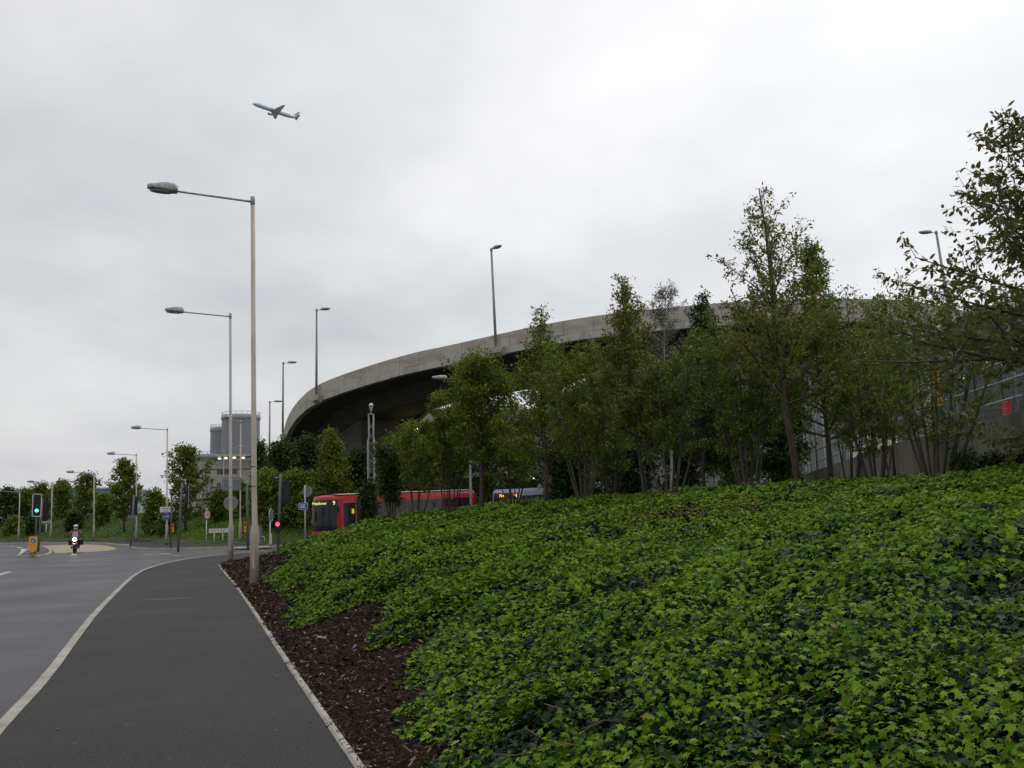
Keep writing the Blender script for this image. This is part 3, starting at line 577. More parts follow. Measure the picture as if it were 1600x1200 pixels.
for yy in (733.5, 761):
    wallbox(e, at(328, yy, D)[0]-.05, at(404, yy, D)[0]+.05, D-.06, D+.2, zat(350, yy+.6, D), zat(350, yy-.7, D), 'dark_line', m_joint)  # thin dark strip across the wall, slightly proud of its face
for x0, x1, y0, y1 in ((339.5, 348, 734.6, 740.5), (350.3, 357.6, 734.6, 740.5), (362.5, 369.5, 734.6, 740.5), (339.5, 345, 754.5, 760.4), (350, 356, 754.5, 760.4)):
    f = wallbox(e, at(x0, 745, D)[0], at(x1, 745, D)[0], D-.08, D+.3, zat(350, y1, D), zat(350, y0, D), 'window', m_dwin)
    wallbox(f, (at(x0, 745, D)[0]+at(x1, 745, D)[0])/2-.04, (at(x0, 745, D)[0]+at(x1, 745, D)[0])/2+.04, D-.12, D-.085, zat(350, y1, D), zat(350, y0, D), 'mullion', m_pole)
wallbox(e, at(340, 745, D)[0], at(404, 745, D)[0], D-2.4, D+4, zat(350, 714.5, D), zat(350, 711.8, D), 'canopy', m_silotop)
for k, (px, py) in enumerate([(343, 716.5), (353, 715.8), (366, 715.2), (380, 715.2), (319, 733)]):
    p = at(px, py, D-(1.5 if k < 4 else -2.7)); MB().lathe([(.05, .15), (.26, .08), (.28, -.08), (.12, -.15)], 10, Matrix.Translation(p)).build('lit_lamp', m_lit, e)
MB().box(-.3, .3, 0, .4, 0, 9, Matrix.Translation((at(328, 720, D)[0], D-.45, 0))).build('downpipe', m_pole, e)
# pale sloping plinth wall right of the tree
e = empty('low_wall', (0, 0, 0), 0, 'low pale concrete wall on the grass bank beneath the leafy tree', 'wall'); p, q = at(286, 800, 112), at(338, 792, 100)
MB().add([(p[0], p[1], 1), (q[0], q[1], 1), (q[0], q[1], zat(338, 781, 100)), (p[0], p[1], zat(286, 776, 112)), (p[0], p[1]+.4, 1), (q[0], q[1]+.4, 1), (q[0], q[1]+.4, zat(338, 781, 100)), (p[0], p[1]+.4, zat(286, 776, 112))], [(0, 1, 2, 3), (4, 5, 6, 7), (2, 3, 7, 6), (0, 3, 7, 4), (1, 2, 6, 5), (0, 1, 5, 4)]).build('wall_face', m_cream2, e)
MB().add([(p[0], p[1]-.05, zat(286, 776, 112)+.004), (q[0], q[1]-.05, zat(338, 781, 100)+.004), (q[0], q[1]+.45, zat(338, 781, 100)+.004), (p[0], p[1]+.45, zat(286, 776, 112)+.004), (p[0], p[1]-.05, zat(286, 776, 112)+.2), (q[0], q[1]-.05, zat(338, 781, 100)+.2), (q[0], q[1]+.45, zat(338, 781, 100)+.2), (p[0], p[1]+.45, zat(286, 776, 112)+.2)], [(0, 1, 2, 3), (4, 5, 6, 7), (2, 3, 7, 6), (0, 3, 7, 4), (1, 2, 6, 5), (0, 1, 5, 4)]).build('coping', m_beam, e)
# teal glazed building on the horizon
D = 380; e = empty('glass_building', (0, 0, 0), 0, 'long pale teal glass building on the horizon behind the far trees', 'building'); x0, x1 = at(22, 745, D)[0], at(176, 745, D)[0]; z1 = zat(100, 766, D)
MB().box(x0, x1, D, D+40, 0, z1).build('wall', mat('teal glass', (.16, .30, .33), .35, (.22, .36, .38), .08, stretch=(1, 1, .3)), e)
MB().box(x0-.5, x1+.5, D-.8, D+41, z1+.01, z1+.7).build('roof', m_silotop, e)
mb = MB(); [mb.box(x0+k*3.2-.12, x0+k*3.2+.12, D-.25, D-.01, 1, z1) for k in range(1, int((x1-x0)/3.2))]; mb.build('mullion', mat('pale mullion', (.4, .48, .5), .5), e)
# multi storey car park behind the ramp
e = empty('car_park', (0, 0, 0), 0, 'cream multi storey car park glimpsed behind the trees', 'car park'); D = 112
segs = [(657, 780, 640, 646), (780, 930, 640, 636)]
for pa, pb, ya, yb in segs:
    xa, xb = at(pa, 745, D)[0], at(pb, 745, D)[0]; zt = zat(pa, ya, D)
    for k in range(4):
        z0 = zt-1.5-k*3.3
        if z0 < 0: break
        MB().box(xa, xb-.02, D, D+30, z0, z0+1.5).build('deck_band', m_cream2, e)
        MB().box(xa+.3, xb-.3, D+1.5, D+29, z0-1.78, z0-.02).build('shade_box', mat('car park shade', (.03, .032, .034), .8), e)  # solid dark box stands for the shade inside the open decks
    n = int((xb-xa)/5)
    for k in range(n+1):
        x = xa+.4+k*(xb-xa-.8)/n; MB().box(x-.35, x+.35, D+.5, D+1.2, -.2, zt-.1).build('column', m_cream2, e)
for px, py in [(714, 648), (645, 672), (644, 700), (836, 748)]:
    p = at(px, py, D-1.2 if px > 660 else 98); MB().box(-.5, .5, -.1, .1, -.14, .14, Matrix.Translation(p)).build('lit_lamp', m_litdim, e)
# metal roofed building in the gap
D = 125; e = empty('terminal_building', (0, 0, 0), 0, 'grey building with a rising curved roof in the gap under the ramp', 'building'); rows = []
prof = [(870, 628), (890, 616), (915, 604), (945, 594), (990, 584), (1050, 575), (1120, 566), (1250, 560), (1400, 556), (1500, 556)]
V = []; mb = MB(); rf = MB()
for px, py in prof:
    p = at(px, py, D); rows.append([(p[0], D, 0), (p[0], D, p[2]), (p[0], D+40, p[2]), (p[0], D+40, 0)])
mb.grid(rows, smooth=False); mb.build('wall', mat('grey metal cladding', (.15, .15, .155), .5, (.19, .19, .2), .3, stretch=(6, 1, .2)), e)
rf.grid([[(r_[1][0], D-1.2, r_[1][2]+.05), (r_[1][0], D-1.2, r_[1][2]+.75), (r_[2][0], D+41, r_[2][2]+.75), (r_[2][0], D+41, r_[2][2]+.05)] for r_ in rows], smooth=False, closed=True); rf.build('roof', mat('roof metal', (.30, .305, .31), .4), e)
mb = MB()
for px in range(900, 1400, 14): p = at(px, 600, D); mb.box(p[0]-.1, p[0]+.1, D-.2, D-.01, 1, np.interp(px, [q[0] for q in prof], [at(*q, D)[2] for q in prof])-.1)
mb.build('rib', m_pole, e)
# spiral car ramp with louvred wall
c = at(702, 650, 121.6); c = np.array([c[0], 121.6]); e = empty('spiral_ramp', (c[0], c[1], 0), 0, 'dark round spiral car ramp with vertical louvres below the elevated ramp', 'spiral ramp'); r_ = 9.0
for k in range(5):
    th = np.linspace(math.pi*.85, math.pi*1.72, 25); z0 = 1.2+k*3.0; rows = []
    for t in th:
        zz_ = z0+(t-th[0])*.95; rows.append([(rr*math.cos(t), rr*math.sin(t), zz_+dz) for rr, dz in ((r_, 0), (r_+.3, 0), (r_+.3, .6), (r_, .6))])
    MB().grid(rows, smooth=False, closed=True).build('ramp_edge', m_beam, e)
mb = MB()
for t in np.linspace(math.pi*.86, math.pi*1.70, 84):
    mb.box(-.13, .13, -.06, .06, .1, 13.2+(t-math.pi*.85)*.95, Matrix.Translation(((r_-.05)*math.cos(t), (r_-.05)*math.sin(t), 0)) @ Matrix.Rotation(t, 4, 'Z'))
mb.build('louvres', mat('louvre metal', (.17, .175, .18), .6), e)
MB().lathe([(r_-1.5, 0), (r_-1.5, 14.5)], 48).build('core', mat('spiral core', (.07, .07, .07), .8), e)
# glazed station on the right
e = empty('station_building', (0, 0, 0), 0, 'dark blue glazed building with white edged roof behind the mesh fence', 'building')
A = at(1405, 500, 52)[:2]; B = at(1760, 500, 38)[:2]; dv_ = B-A; Lw = np.linalg.norm(dv_); dv_ /= Lw; nb = np.array([-dv_[1], dv_[0]])
Mw = Matrix.Translation((A[0], A[1], 0)) @ Matrix.Rotation(math.atan2(dv_[1], dv_[0]), 4, 'Z')
def zroof(u): p = A+dv_*u; px = proj((p[0], p[1], 8))[0]; return np.interp(px, [1400, 1490, 1520, 1560, 1600, 1760], [zat(1420, 524, 51), zat(1490, 516, 48), zat(1520, 506, 47.5), zat(1560, 497, 46), zat(1600, 491, 45), zat(1700, 470, 41)])
m_sglass = mat('station glass', (.012, .020, .034), .3, (.022, .034, .052), .35, spec=.6); us = np.linspace(0, Lw, 24)
MB().grid([[(u, 0, 0), (u, 0, zroof(u))] for u in us], smooth=False).grid([[(u, 0, zroof(u)), (u, 14, zroof(u)+.6), (u, 14, 0)] for u in us], smooth=False).build('glass_wall', m_sglass, e).matrix_world = Mw
rows = [[(u, -.9, zroof(u)-.12), (u, -.9, zroof(u)+.2), (u, 14.5, zroof(u)+.9), (u, 14.5, zroof(u)+.55)] for u in us]
MB().grid(rows, smooth=False, closed=True).build('roof', mat('white roof edge', (.62, .63, .65), .35), e).matrix_world = Mw
mb = MB()
for k in range(1, int(Lw/1.8)): mb.box(k*1.8-.035, k*1.8+.035, -.06, -.004, 0, zroof(k*1.8)-.15)
for z in (2.4, 4.3, 6.2, 8.1): mb.box(0, Lw, -.05, -.006, z-.04, z+.04)
mb.build('mullion', mat('dark mullion', (.07, .08, .09), .5), e).matrix_world = Mw
for k, (px, py) in enumerate([(1520, 564), (1543, 566), (1567, 569), (1504, 590)]): p = at(px, py, 44.5); MB().box(-.05, .05, -.04, .04, -.035, .035, Matrix.Translation(p)).build('lit_lamp', m_lit, e)
MB().box(-.16, .16, -.05, .05, -.9, .9, Matrix.Translation(at(1463, 604, 43))).build('orange_panel', m_orange, e)
for px in (1432, 1448):
    p = at(px, 650, 41); mb = MB(); mb.tube([(p[0], p[1], 0), (p[0], p[1], zat(px, 560, 41))], .26, 14); o = mb.build('concrete_column', m_beam); o.name = 'concrete_column'
    tag(o, 'pale round concrete column behind the forked shrub, %s of the pair' % ('left one' if px == 1432 else 'right one'), 'column', 'pale columns behind the forked shrub')
# grey ribbed hoarding and white site board
e = empty('ribbed_hoarding', (0, 0, 0), 0, 'light grey ribbed metal hoarding behind the thin dark tree trunk', 'hoarding'); p, q = at(1262, 700, 50), at(1342, 700, 47); mb = MB(); n = 40; z0, z1 = .0, zat(1300, 632, 48); rows = []
for k in range(n*2+1):
    u = k/(2*n); x = p[0]+(q[0]-p[0])*u; y = p[1]+(q[1]-p[1])*u-(.06 if (k//2) % 2 else 0); rows.append([(x, y, z0), (x, y, z1)])
mb.grid(rows, smooth=False); mb.build('panel', mat('hoarding grey', (.30, .31, .33), .5, (.24, .25, .27), .6, stretch=(1, 1, .15)), e)
mb = MB()
for u in (0, .33, .66, 1): x = p[0]+(q[0]-p[0])*u; y = p[1]+(q[1]-p[1])*u-.14; mb.tube([(x, y, 0), (x, y, z1+.2)], .06, 6)
mb.build('post', m_pole, e)
p = at(1365, 697, 40); e = empty('site_board', (p[0], p[1], 0), 0, 'white board behind the retaining wall and fence', 'board'); w_ = 78*40/F
MB().prism(rrect(w_, 1.35, .02), -.02, .02, upright(0, 0, p[2]-.2)).build('board', m_wpaint, e); mb = MB(); [mb.tube([(x, .06, 0), (x, .06, p[2]+.4)], .04, 6) for x in (-w_/2+.2, 0, w_/2-.2)]; mb.build('post', m_pole, e)
text('FB Construction', .26, m_sblack, e, upright(-.35, -.021, p[2]-.12))
# retaining wall and mesh fence on it
W0, W1, W2 = at(1262, 738, 38), at(1600, 700, 21.5), at(1900, 660, 13.5); L = [W0[:2], at(1420, 720, 28)[:2], W1[:2], W2[:2]]; zt = [zat(1290, 732, 36)-.2, zat(1420, 692, 28), zat(1600, 648, 21.5), zat(1900, 578, 13.5)]
e = empty('retaining_wall', (0, 0, 0), 0, 'stained concrete retaining wall rising to the right behind the shrubs', 'wall')
cum = np.concatenate([[0], np.cumsum([np.linalg.norm(L[i+1]-L[i]) for i in range(3)])])
def wp(s): return np.array([np.interp(s, cum, [q[0] for q in L]), np.interp(s, cum, [q[1] for q in L])]), np.interp(s, cum, zt)
rows = []; ss = np.linspace(0, cum[-1], 30)
for s in ss: p, z = wp(s); d_ = wp(s+.1)[0]-wp(s-.1)[0]; d_ /= np.linalg.norm(d_); n_ = np.array([-d_[1], d_[0]]); n_ = n_ if n_[1] > 0 else -n_; rows.append([(*p, 0), (*p, z), (*(p+n_*.35), z), (*(p+n_*.35), 0)])
MB().grid(rows, smooth=False).build('wall_face', m_wallc, e)
mb = MB()
for s in np.arange(2.2, cum[-1], 3.6): p, z = wp(s); mb.box(p[0]-.012, p[0]+.012, p[1]-.012, p[1]+.02, 1, z-.01)
mb.build('joint', m_joint, e)
e = empty('mesh_fence', (0, 0, 0), 0, 'tall metal mesh fence with pale rails on top of the retaining wall', 'fence')
FH = 2.85
for s in np.arange(1.5, cum[-1], 3.0):
    p, z = wp(s); MB().tube([(p[0], p[1]+.15, z-.3), (p[0], p[1]+.15, z+FH)], .052, 8).build('post', m_pole, e)
mb = MB()
for hgt in (.04, .42, .86, 1.30, FH-.05):
    mb.tube([(wp(s)[0][0], wp(s)[0][1]+.10, wp(s)[1]+hgt) for s in ss], .026, 6)
mb.build('rail', mat('pale rail', (.42, .43, .44), .5), e)
mb = MB()
for hgt in np.arange(.2, FH, .125): mb.tube([(wp(s)[0][0], wp(s)[0][1]+.12, wp(s)[1]+hgt) for s in ss[::2]], .0028, 3, cap=False)
for s in np.arange(.2, cum[-1], .3): p, z = wp(s); mb.tube([(p[0], p[1]+.125, z), (p[0], p[1]+.125, z+FH)], .0025, 3, cap=False)
mb.build('mesh', mat('mesh wire', (.10, .11, .12), .5), e)
s_ = min(np.arange(0, cum[-1], .05), key=lambda s: abs(proj((*wp(s)[0], wp(s)[1]+.3))[0]-1570)); p, z = wp(s_); d_ = wp(s_+.3)[0]-wp(s_-.3)[0]; rz = math.atan2(d_[1], d_[0]); px_, py_ = proj((p[0], p[1], 5)); Ds = p[1]
hh = zat(1570, 626, Ds)-zat(1570, 657, Ds); e = empty('warning_sign', (p[0], p[1]-.02, zat(1570, 641, Ds)), rz, 'small red warning notice with white lines fixed to the mesh fence', 'sign')
MB().prism(rrect(.40, hh, .01), -.008, .008, upright()).build('plate', mat('notice red', (.80, .05, .04), .5), e)
mb = MB()
for k in range(8): mb.box(-.145, .12-.05*(k % 3), -.0115, -.0085, hh*(.40-.105*k)-.006, hh*(.40-.105*k)+.006)
mb.build('text_lines', m_wpaint, e)

# ------------------------------------------------------------------ traffic signals, signs and street furniture
def spole(e, H, r=.055, lean=0, m=m_spole, z0=0): return MB().tube([(0, 0, z0), (lean, 0, H-.02), (lean, 0, H)], [r, r, r*.85], 12).build('pole', m, e)
def ffing(x, y, rz=0): return math.atan2(y, x)-math.pi/2+rz
def signal_head(e, x, y, z, rz, back_only=False, lit=None, w_=.52, h_=1.42, n=3, board=True, r=.1):
    """signal head in the frame of e; its front looks along local -y before the turn rz; x,y,z is its centre"""
    Mt = Matrix.Translation((x, y, z)) @ Matrix.Rotation(rz, 4, 'Z')
    hd = MB().prism(rrect(.30, n*.33+.04, .05), 0, .2, Mt @ Matrix.Translation((0, .1, 0)) @ XZ).build('signal_head', m_black, e)
    if board:
        MB().prism(rrect(w_, h_, .09), -.014, .012, Mt @ Matrix.Translation((0, -.05, 0)) @ XZ).build('backing_board', m_black, hd)
        o = rrect(w_, h_, .09); i = rrect(w_-.09, h_-.09, .06); k = len(o); mb = MB()
        mb.add([(a, -.078, b) for a, b in o]+[(a, -.078, b) for a, b in i]+[(a, -.066, b) for a, b in o]+[(a, -.066, b) for a, b in i], [(j, (j+1) % k, k+(j+1) % k, k+j) for j in range(k)]+[(2*k+j, 2*k+(j+1) % k, 3*k+(j+1) % k, 3*k+j) for j in range(k)]+[(j, (j+1) % k, 2*k+(j+1) % k, 2*k+j) for j in range(k)]+[(k+j, k+(j+1) % k, 3*k+(j+1) % k, 3*k+j) for j in range(k)], M_=Mt)
        mb.build('white_border', m_wpaint, hd)
    for q in range(n):
        zz_ = (n-1)/2*.33-q*.33; mt = Mt @ Matrix.Translation((0, -.105, zz_)) @ XZ
        col = {'red': ((.9, .02, .05), (1, .03, .06), 5.), 'green': ((.1, .8, .6), (.08, 1, .62), 3.2)}.get(lit[1]) if lit and lit[0] == q else None
        m_ = mat('lit '+lit[1], col[0], .3, emit=(col[1], col[2])) if col else mat('dark lens', (.02, .02, .022), .2)
        MB().prism(circ(r, 20), 0, .012, mt).build('lens', m_, hd)
        mb = MB(); rows = []
        for a in np.linspace(-.25*math.pi, 1.25*math.pi, 15): rows.append([tuple(Mt @ Vector((rr*math.cos(a), yy, zz_+rr*math.sin(a)))) for rr, yy in ((r+.012, -.1), (r+.018, -.27+.07*(1-math.sin(a))), (r+.008, -.27+.07*(1-math.sin(a))), (r+.002, -.1))])
        mb.grid(rows, smooth=False, closed=True); mb.build('hood', m_black, hd)
    return hd
def push_box(e, x, z, rz=0):
    Mt = Matrix.Rotation(rz, 4, 'Z'); b = MB().box(x-.07, x+.07, -.10, .03, z+.02, z+.38, Mt).build('push_button_box', m_orange, e, bevel=.01); MB().box(x-.06, x+.06, -.09, .02, z-.17, z-.01, Mt).build('lower_box', m_orange, b); MB().box(x-.05, x+.05, -.106, -.1, z+.2, z+.34, Mt).build('panel', m_sblack, b); return b
GS = 'traffic signals at the junction'
def base_at(px, py, z=.12, D=None):
    return gnd(px, py, z) if D is None else at(px, py, D)
# green signal on the island
p = base_at(54.5, 864.2); e = empty('traffic_light', p, ffing(p[0], p[1]), 'traffic light showing green behind the yellow bollard on the island', 'traffic light', GS); H = zat(56, 803, p[1])-.12
spole(e, H+1.1, .06); signal_head(e, 0, -.12, zat(55, 789.5, p[1])-.12, 0, lit=(1.0 and 2, 'green'))
p = base_at(59.5, 862.2); e = empty('traffic_light', p, ffing(p[0], p[1]), 'signal pole on the island with its black head turned away, behind the green light', 'traffic light', GS); H = zat(63, 779, p[1])-.12
spole(e, H, .075, .12); signal_head(e, .25, .2, zat(66, 797, p[1])-.12, math.pi, board=True)
# keep left bollard
p = base_at(51, 865.2); e = empty('traffic_bollard', p, ffing(p[0], p[1]), 'yellow shield shaped bollard with a blue arrow disc on the island', 'bollard')
sh = [(-.22, 1.0), (.22, 1.0), (.23, .30), (.16, .13), (0, .0), (-.16, .13), (-.23, .30)]; MB().prism(sh, -.09, .09, upright(0, 0, .02)).build('shell', m_yellow, e, bevel=.025)
MB().box(-.15, .15, -.12, .12, -.02, .05).build('base', m_black, e)
d = MB().prism(circ(.155, 28), .092, .102, upright(0, 0, .78)).build('arrow_disc', m_wpaint, e); MB().prism(circ(.143, 28), .103, .108, upright(0, 0, .78)).build('blue_face', m_blue, d)
ar = [(.09, .06), (.06, .09), (-.04, -.01), (-.04, .045), (-.085, .0), (-.085, -.085), (0, -.085), (.045, -.04), (-.01, -.04)]
MB().prism(ar, .109, .112, upright(0, 0, .78)).build('arrow', m_wpaint, d)
# signal facing away, left of the far lamp
p = base_at(204.3, 854.5); e = empty('traffic_light', p, ffing(p[0], p[1]), 'back of a traffic light on a grey pole before the bushy tree', 'traffic light', GS)
spole(e, zat(207, 774, p[1])-.12, .075, .12); signal_head(e, .12, .22, zat(207, 791, p[1])-.12, math.pi); MB().box(-.25, .28, -.1, .1, zat(206, 809, p[1])-.12, zat(206, 805, p[1])-.12).build('bracket_box', m_backgrey, e)
# big leaning pole with side-on signal
p = base_at(278.3, 862.6); e = empty('traffic_light', p, ffing(p[0], p[1]), 'side-on black traffic light hoods beside a thick grey pole', 'traffic light', GS)
spole(e, zat(283.5, 754.5, p[1])-.12, .068, .13); zc = zat(292, 777, p[1])-.12; signal_head(e, .42, 0, zc, math.pi/2, h_=1.22, w_=.5)
for dz in (.35, -.35): MB().tube([(.1, 0, zc+dz), (.36, 0, zc+dz)], .02, 6).build('bracket', m_spole, e)
# slim pole with detector and push box
p = base_at(267, 856.3); e = empty('crossing_pole', p, ffing(p[0], p[1]), 'slim grey pole with orange push button box beside the direction sign', 'signal pole', 'push button poles')
spole(e, zat(265.5, 768, p[1])-.12, .062, -.04); push_box(e, .10, zat(268, 828, p[1])-.12)
MB().tube([(-.04, -.02, zat(265, 771, p[1])-.12), (0, -.22, zat(265, 772, p[1])-.12)], [.07, .09], 10).build('detector', m_black, e)
p = base_at(387.6, 860.2); e = empty('crossing_pole', p, ffing(p[0], p[1]), 'dark grey pole with orange push button box between the two big cream lamps', 'signal pole', 'push button poles')
spole(e, zat(384, 754, p[1])-.12, .07, -.12); push_box(e, -.17, zat(383, 827, p[1])-.12); MB().box(-.3, -.1, -.06, .06, zat(384, 759, p[1])-.12, zat(384, 756.5, p[1])-.12).build('bracket_box', m_black, e)
# right-hand pole with red man, camera and black board
p = at(434.6, 856, 55.5); e = empty('traffic_light', (p[0], p[1], .12), ffing(p[0], p[1]), 'grey pole with a lit red pedestrian light beside the ivy tip', 'traffic light', GS)
spole(e, zat(437, 741, p[1])-.12, .075, .1); signal_head(e, .42, .1, zat(446.5, 769.5, p[1])-.12, math.pi, w_=.5, h_=1.36); signal_head(e, -.04, -.2, zat(433.5, 823.5, p[1])-.12, 0, lit=(0, 'red'), n=2, board=False, r=.115)
for dz in (.33, -.33): MB().tube([(.12, .02, zat(446, 769, p[1])-.12+dz), (.42, .12, zat(446, 769, p[1])-.12+dz)], .02, 6).build('bracket', m_spole, e)
c_ = MB().box(-.36, -.08, -.16, .05, zat(431, 750, p[1])-.12, zat(431, 745.5, p[1])-.12).build('detector', m_black, e, bevel=.02); MB().box(-.2, -.08, -.18, -.161, zat(431, 747, p[1])-.12, zat(431, 746, p[1])-.12).build('painted_glint', m_wpaint, c_)
# direction sign + blue disc on the far lamp
g3 = gnd(260, 851); fz = ffing(g3[0], g3[1]); D3 = g3[1]-.12; k = D3/F
p = at(261.5, 796, D3); e = empty('direction_sign', p, fz, 'white direction sign with a black chevron end, on the lamp above the blue disc', 'sign', 'road signs'); w_, h_ = 20.5*k*1.06, 8.6*k
o = [(-w_/2, -h_/2), (w_/2-.12, -h_/2), (w_/2, 0), (w_/2-.12, h_/2), (-w_/2, h_/2)]
MB().prism([(x*1.03, y*1.07) for x, y in o], -.012, .006, upright()).build('plate', m_sblack, e); MB().prism(o, .007, .011, upright()).build('face', m_wpaint, e)
MB().prism([(w_/2-.29, -h_/2+.03), (w_/2-.15, -h_/2+.03), (w_/2-.05, 0), (w_/2-.15, h_/2-.03), (w_/2-.29, h_/2-.03), (w_/2-.18, 0)], .012, .016, upright()).build('chevron', m_sblack, e)
text('Wessex', .17, m_sblack, e, upright(-.12, -.015, .085)); text('Road', .17, m_sblack, e, upright(-.12, -.015, -.095))
p = at(259, 807, D3); e = empty('cycle_sign', p, fz, 'round blue sign with white symbols under the direction sign', 'sign', 'road signs'); r_ = 5.3*k
MB().prism(circ(r_), -.012, .006, upright()).build('rim', m_wpaint, e); MB().prism(circ(r_*.95), .007, .011, upright()).build('face', m_blue, e)
mb = MB()
for cx in (-.10, .04): 
    n = 16; a = circ(.052, n); b = circ(.036, n); q = lambda L_: [(x+cx, -.0135, y-.04) for x, y in L_]
    mb.add(q(a)+q(b), [(i, (i+1) % n, n+(i+1) % n, n+i) for i in range(n)])
mb.add([(-.10, -.014, -.035), (-.03, -.014, .03), (.04, -.014, -.035), (-.03, -.014, -.02)], [(0, 1, 2, 3)])
mb.build('bicycle_symbol', m_wpaint, e); MB().prism([(.13, -.08), (.17, -.08), (.185, .04), (.17, .09), (.13, .09), (.115, .04)], .012, .016, upright(0, 0, .03)).build('person_symbol', m_wpaint, e)
# 20 sign
p = gnd(322.6, 850.6); e = empty('speed_limit_sign', (p[0], p[1], .1), ffing(p[0], p[1], R(48)), 'round red ringed 20 speed limit sign on a thin white post', 'sign', 'road signs'); kk = p[1]/F; zc = zat(321, 804.3, p[1])-.1
MB().tube([(0, .03, 0), (0, .03, zc+.45)], .038, 10).build('post', m_wpaint, e); MB().prism(circ(.37, 32), -.006, .006, upright(0, -.02, zc)).build('ring', m_red, e); MB().prism(circ(.275, 32), .007, .010, upright(0, -.02, zc)).build('face', m_wpaint, e)
text('20', .36, m_sblack, e, upright(0, -.034, zc), ext=.003, sx=.95)
# street name plate
p = gnd(341.5, 849.5); e = empty('street_name_sign', (p[0], p[1], .1), ffing(p[0], p[1]), 'low white street name plate reading WHITTLE ROAD on two short posts', 'sign', 'road signs'); kk = p[1]/F; w_ = 29.5*kk; zc = zat(341, 829, p[1])-.1; h_ = 6.2*kk
MB().prism(rrect(w_+.03, h_+.03, .02), -.012, .012, upright(0, 0, zc)).build('frame', m_sblack, e); MB().prism(rrect(w_, h_, .015), .0125, .016, upright(0, 0, zc)).build('plate', m_wpaint, e)
text('WHITTLE ROAD', .165, m_sblack, e, upright(0, -.0165, zc), ext=.002, sx=.93)
for sx_ in (-.32, .30): MB().tube([(sx_, .04, 0), (sx_, .04, zc)], .035, 8).build('post', m_wpaint, e)
# backs of signs on a post hidden by the second lamp
Ds = 62; p = at(359.5, 860, Ds); e = empty('sign_backs', (p[0], Ds, .12), 0, 'grey back of a square sign above a round one, behind the second cream lamp', 'sign', 'road signs'); kk = Ds/F
MB().tube([(0, .06, 0), (0, .06, zat(360, 744, Ds)-.12)], .05, 10).build('post', m_pole, e)
a = MB().prism(rrect(29*kk, 20.5*kk, .03), -.008, .008, upright(.04, 0, zat(360, 756.5, Ds)-.12)).build('square_sign_back', m_backgrey, e)
for dz in (-.28, .28): MB().box(-13*kk, 14*kk, -.04, -.009, zat(360, 756.5, Ds)-.12+dz-.025, zat(360, 756.5, Ds)-.12+dz+.025).build('rail', m_pole, a)
a = MB().prism(circ(11.5*kk, 32), -.008, .008, upright(0, 0, zat(360, 786, Ds)-.12)).build('round_sign_back', m_backgrey, e)
for dz in (-.18, .24): MB().box(-8.5*kk, 8.5*kk, -.04, -.009, zat(360, 786, Ds)-.12+dz-.025, zat(360, 786, Ds)-.12+dz+.025).build('rail', m_pole, a)
# cabinet, hoop
p = gnd(398, 850.5); e = empty('utility_cabinet', (p[0], p[1], .1), ffing(p[0], p[1]), 'grey-green utility cabinet behind the nearest big lamp post', 'cabinet'); kk = p[1]/F; m_cab = mat('cabinet grey green', (.16, .18, .175), .5, (.19, .21, .205), 3.)
MB().box(-10.5*kk, 10.5*kk, -.2, .2, .03, 28*kk).build('body', m_cab, e, bevel=.015); MB().box(-10.9*kk, 10.9*kk, -.23, .23, 28*kk+.003, 28*kk+.05).build('roof', m_cab, e); MB().box(-11*kk, 11*kk, -.22, .22, -.05, .028).build('plinth', m_joint, e)
for x0, x1 in ((-10*kk, -.01), (.01, 10*kk)): d = MB().box(x0, x1, -.212, -.202, .08, 27*kk).build('door', m_cab, e); MB().box((x0+x1)/2-.02, (x0+x1)/2+.02, -.235, -.213, .6, .72).build('handle', m_black, d)
p = gnd(410.5, 849.5); MBh = MB().tube([(-.12, 0, 0), (-.12, 0, .42), (-.06, 0, .5), (.06, 0, .5), (.12, 0, .42), (.12, 0, 0)], .025, 8); tag(MBh.build('steel_hoop', m_wpaint, loc=(p[0], p[1], .12)), 'small pale hoop rail right of the grey cabinet', 'hoop rail')
# edge-on round sign with small plate
p = gnd(423, 856); e = empty('edge_on_sign', (p[0], p[1], .1), ffing(p[0], p[1], R(72)), 'round sign seen almost edge-on on a pale post with a white plate low down', 'sign', 'road signs'); kk = p[1]/F
MB().tube([(0, .05, 0), (0, .05, zat(421.5, 797, p[1])-.12)], .04, 10).build('post', m_wpaint, e); MB().prism(circ(.37, 28), -.012, .012, upright(0, 0, zat(421, 805, p[1])-.1)).build('disc', m_backgrey, e)
MB().tube([(.39*math.cos(a), -.0, zat(421, 805, p[1])-.1+.39*math.sin(a)) for a in np.linspace(0, 6.28, 29)], .018, 6).build('ring', m_wpaint, e)
MB().box(-.32, .06, -.05, -.02, zat(420, 850, p[1])-.1, zat(420, 834, p[1])-.1).build('lower_plate', m_wpaint, e)
# post with round back and blue sign in the ivy tip
Dp = 49; p = at(477, 850, Dp); zb = hb(p[0], Dp)-.1; e = empty('shared_path_sign', (p[0], Dp, zb), 0, 'grey round sign back over a blue plate, on the post left of the bus', 'sign', 'road signs'); kk = Dp/F
MB().tube([(0, 0, 0), (-.03, 0, zat(476.5, 758, Dp)-zb)], .042, 10).build('post', mat('pale grey post', (.36, .36, .35), .55, (.42, .42, .40), 5.), e)
MB().prism(circ(8.6*kk, 32, .92), -.008, .008, upright(2.3*kk, .055, zat(478, 768, Dp)-zb)).build('round_sign_back', m_backgrey, e)
a = MB().prism(rrect(14.5*kk, 10.5*kk, .04), -.01, .006, upright(-3*kk, -.06, zat(474, 791, Dp)-zb)).build('blue_plate', m_wpaint, e); MB().prism(rrect(13.4*kk, 9.4*kk, .03), .007, .011, upright(-3*kk, -.06, zat(474, 791, Dp)-zb)).build('blue_face', m_blue, a)
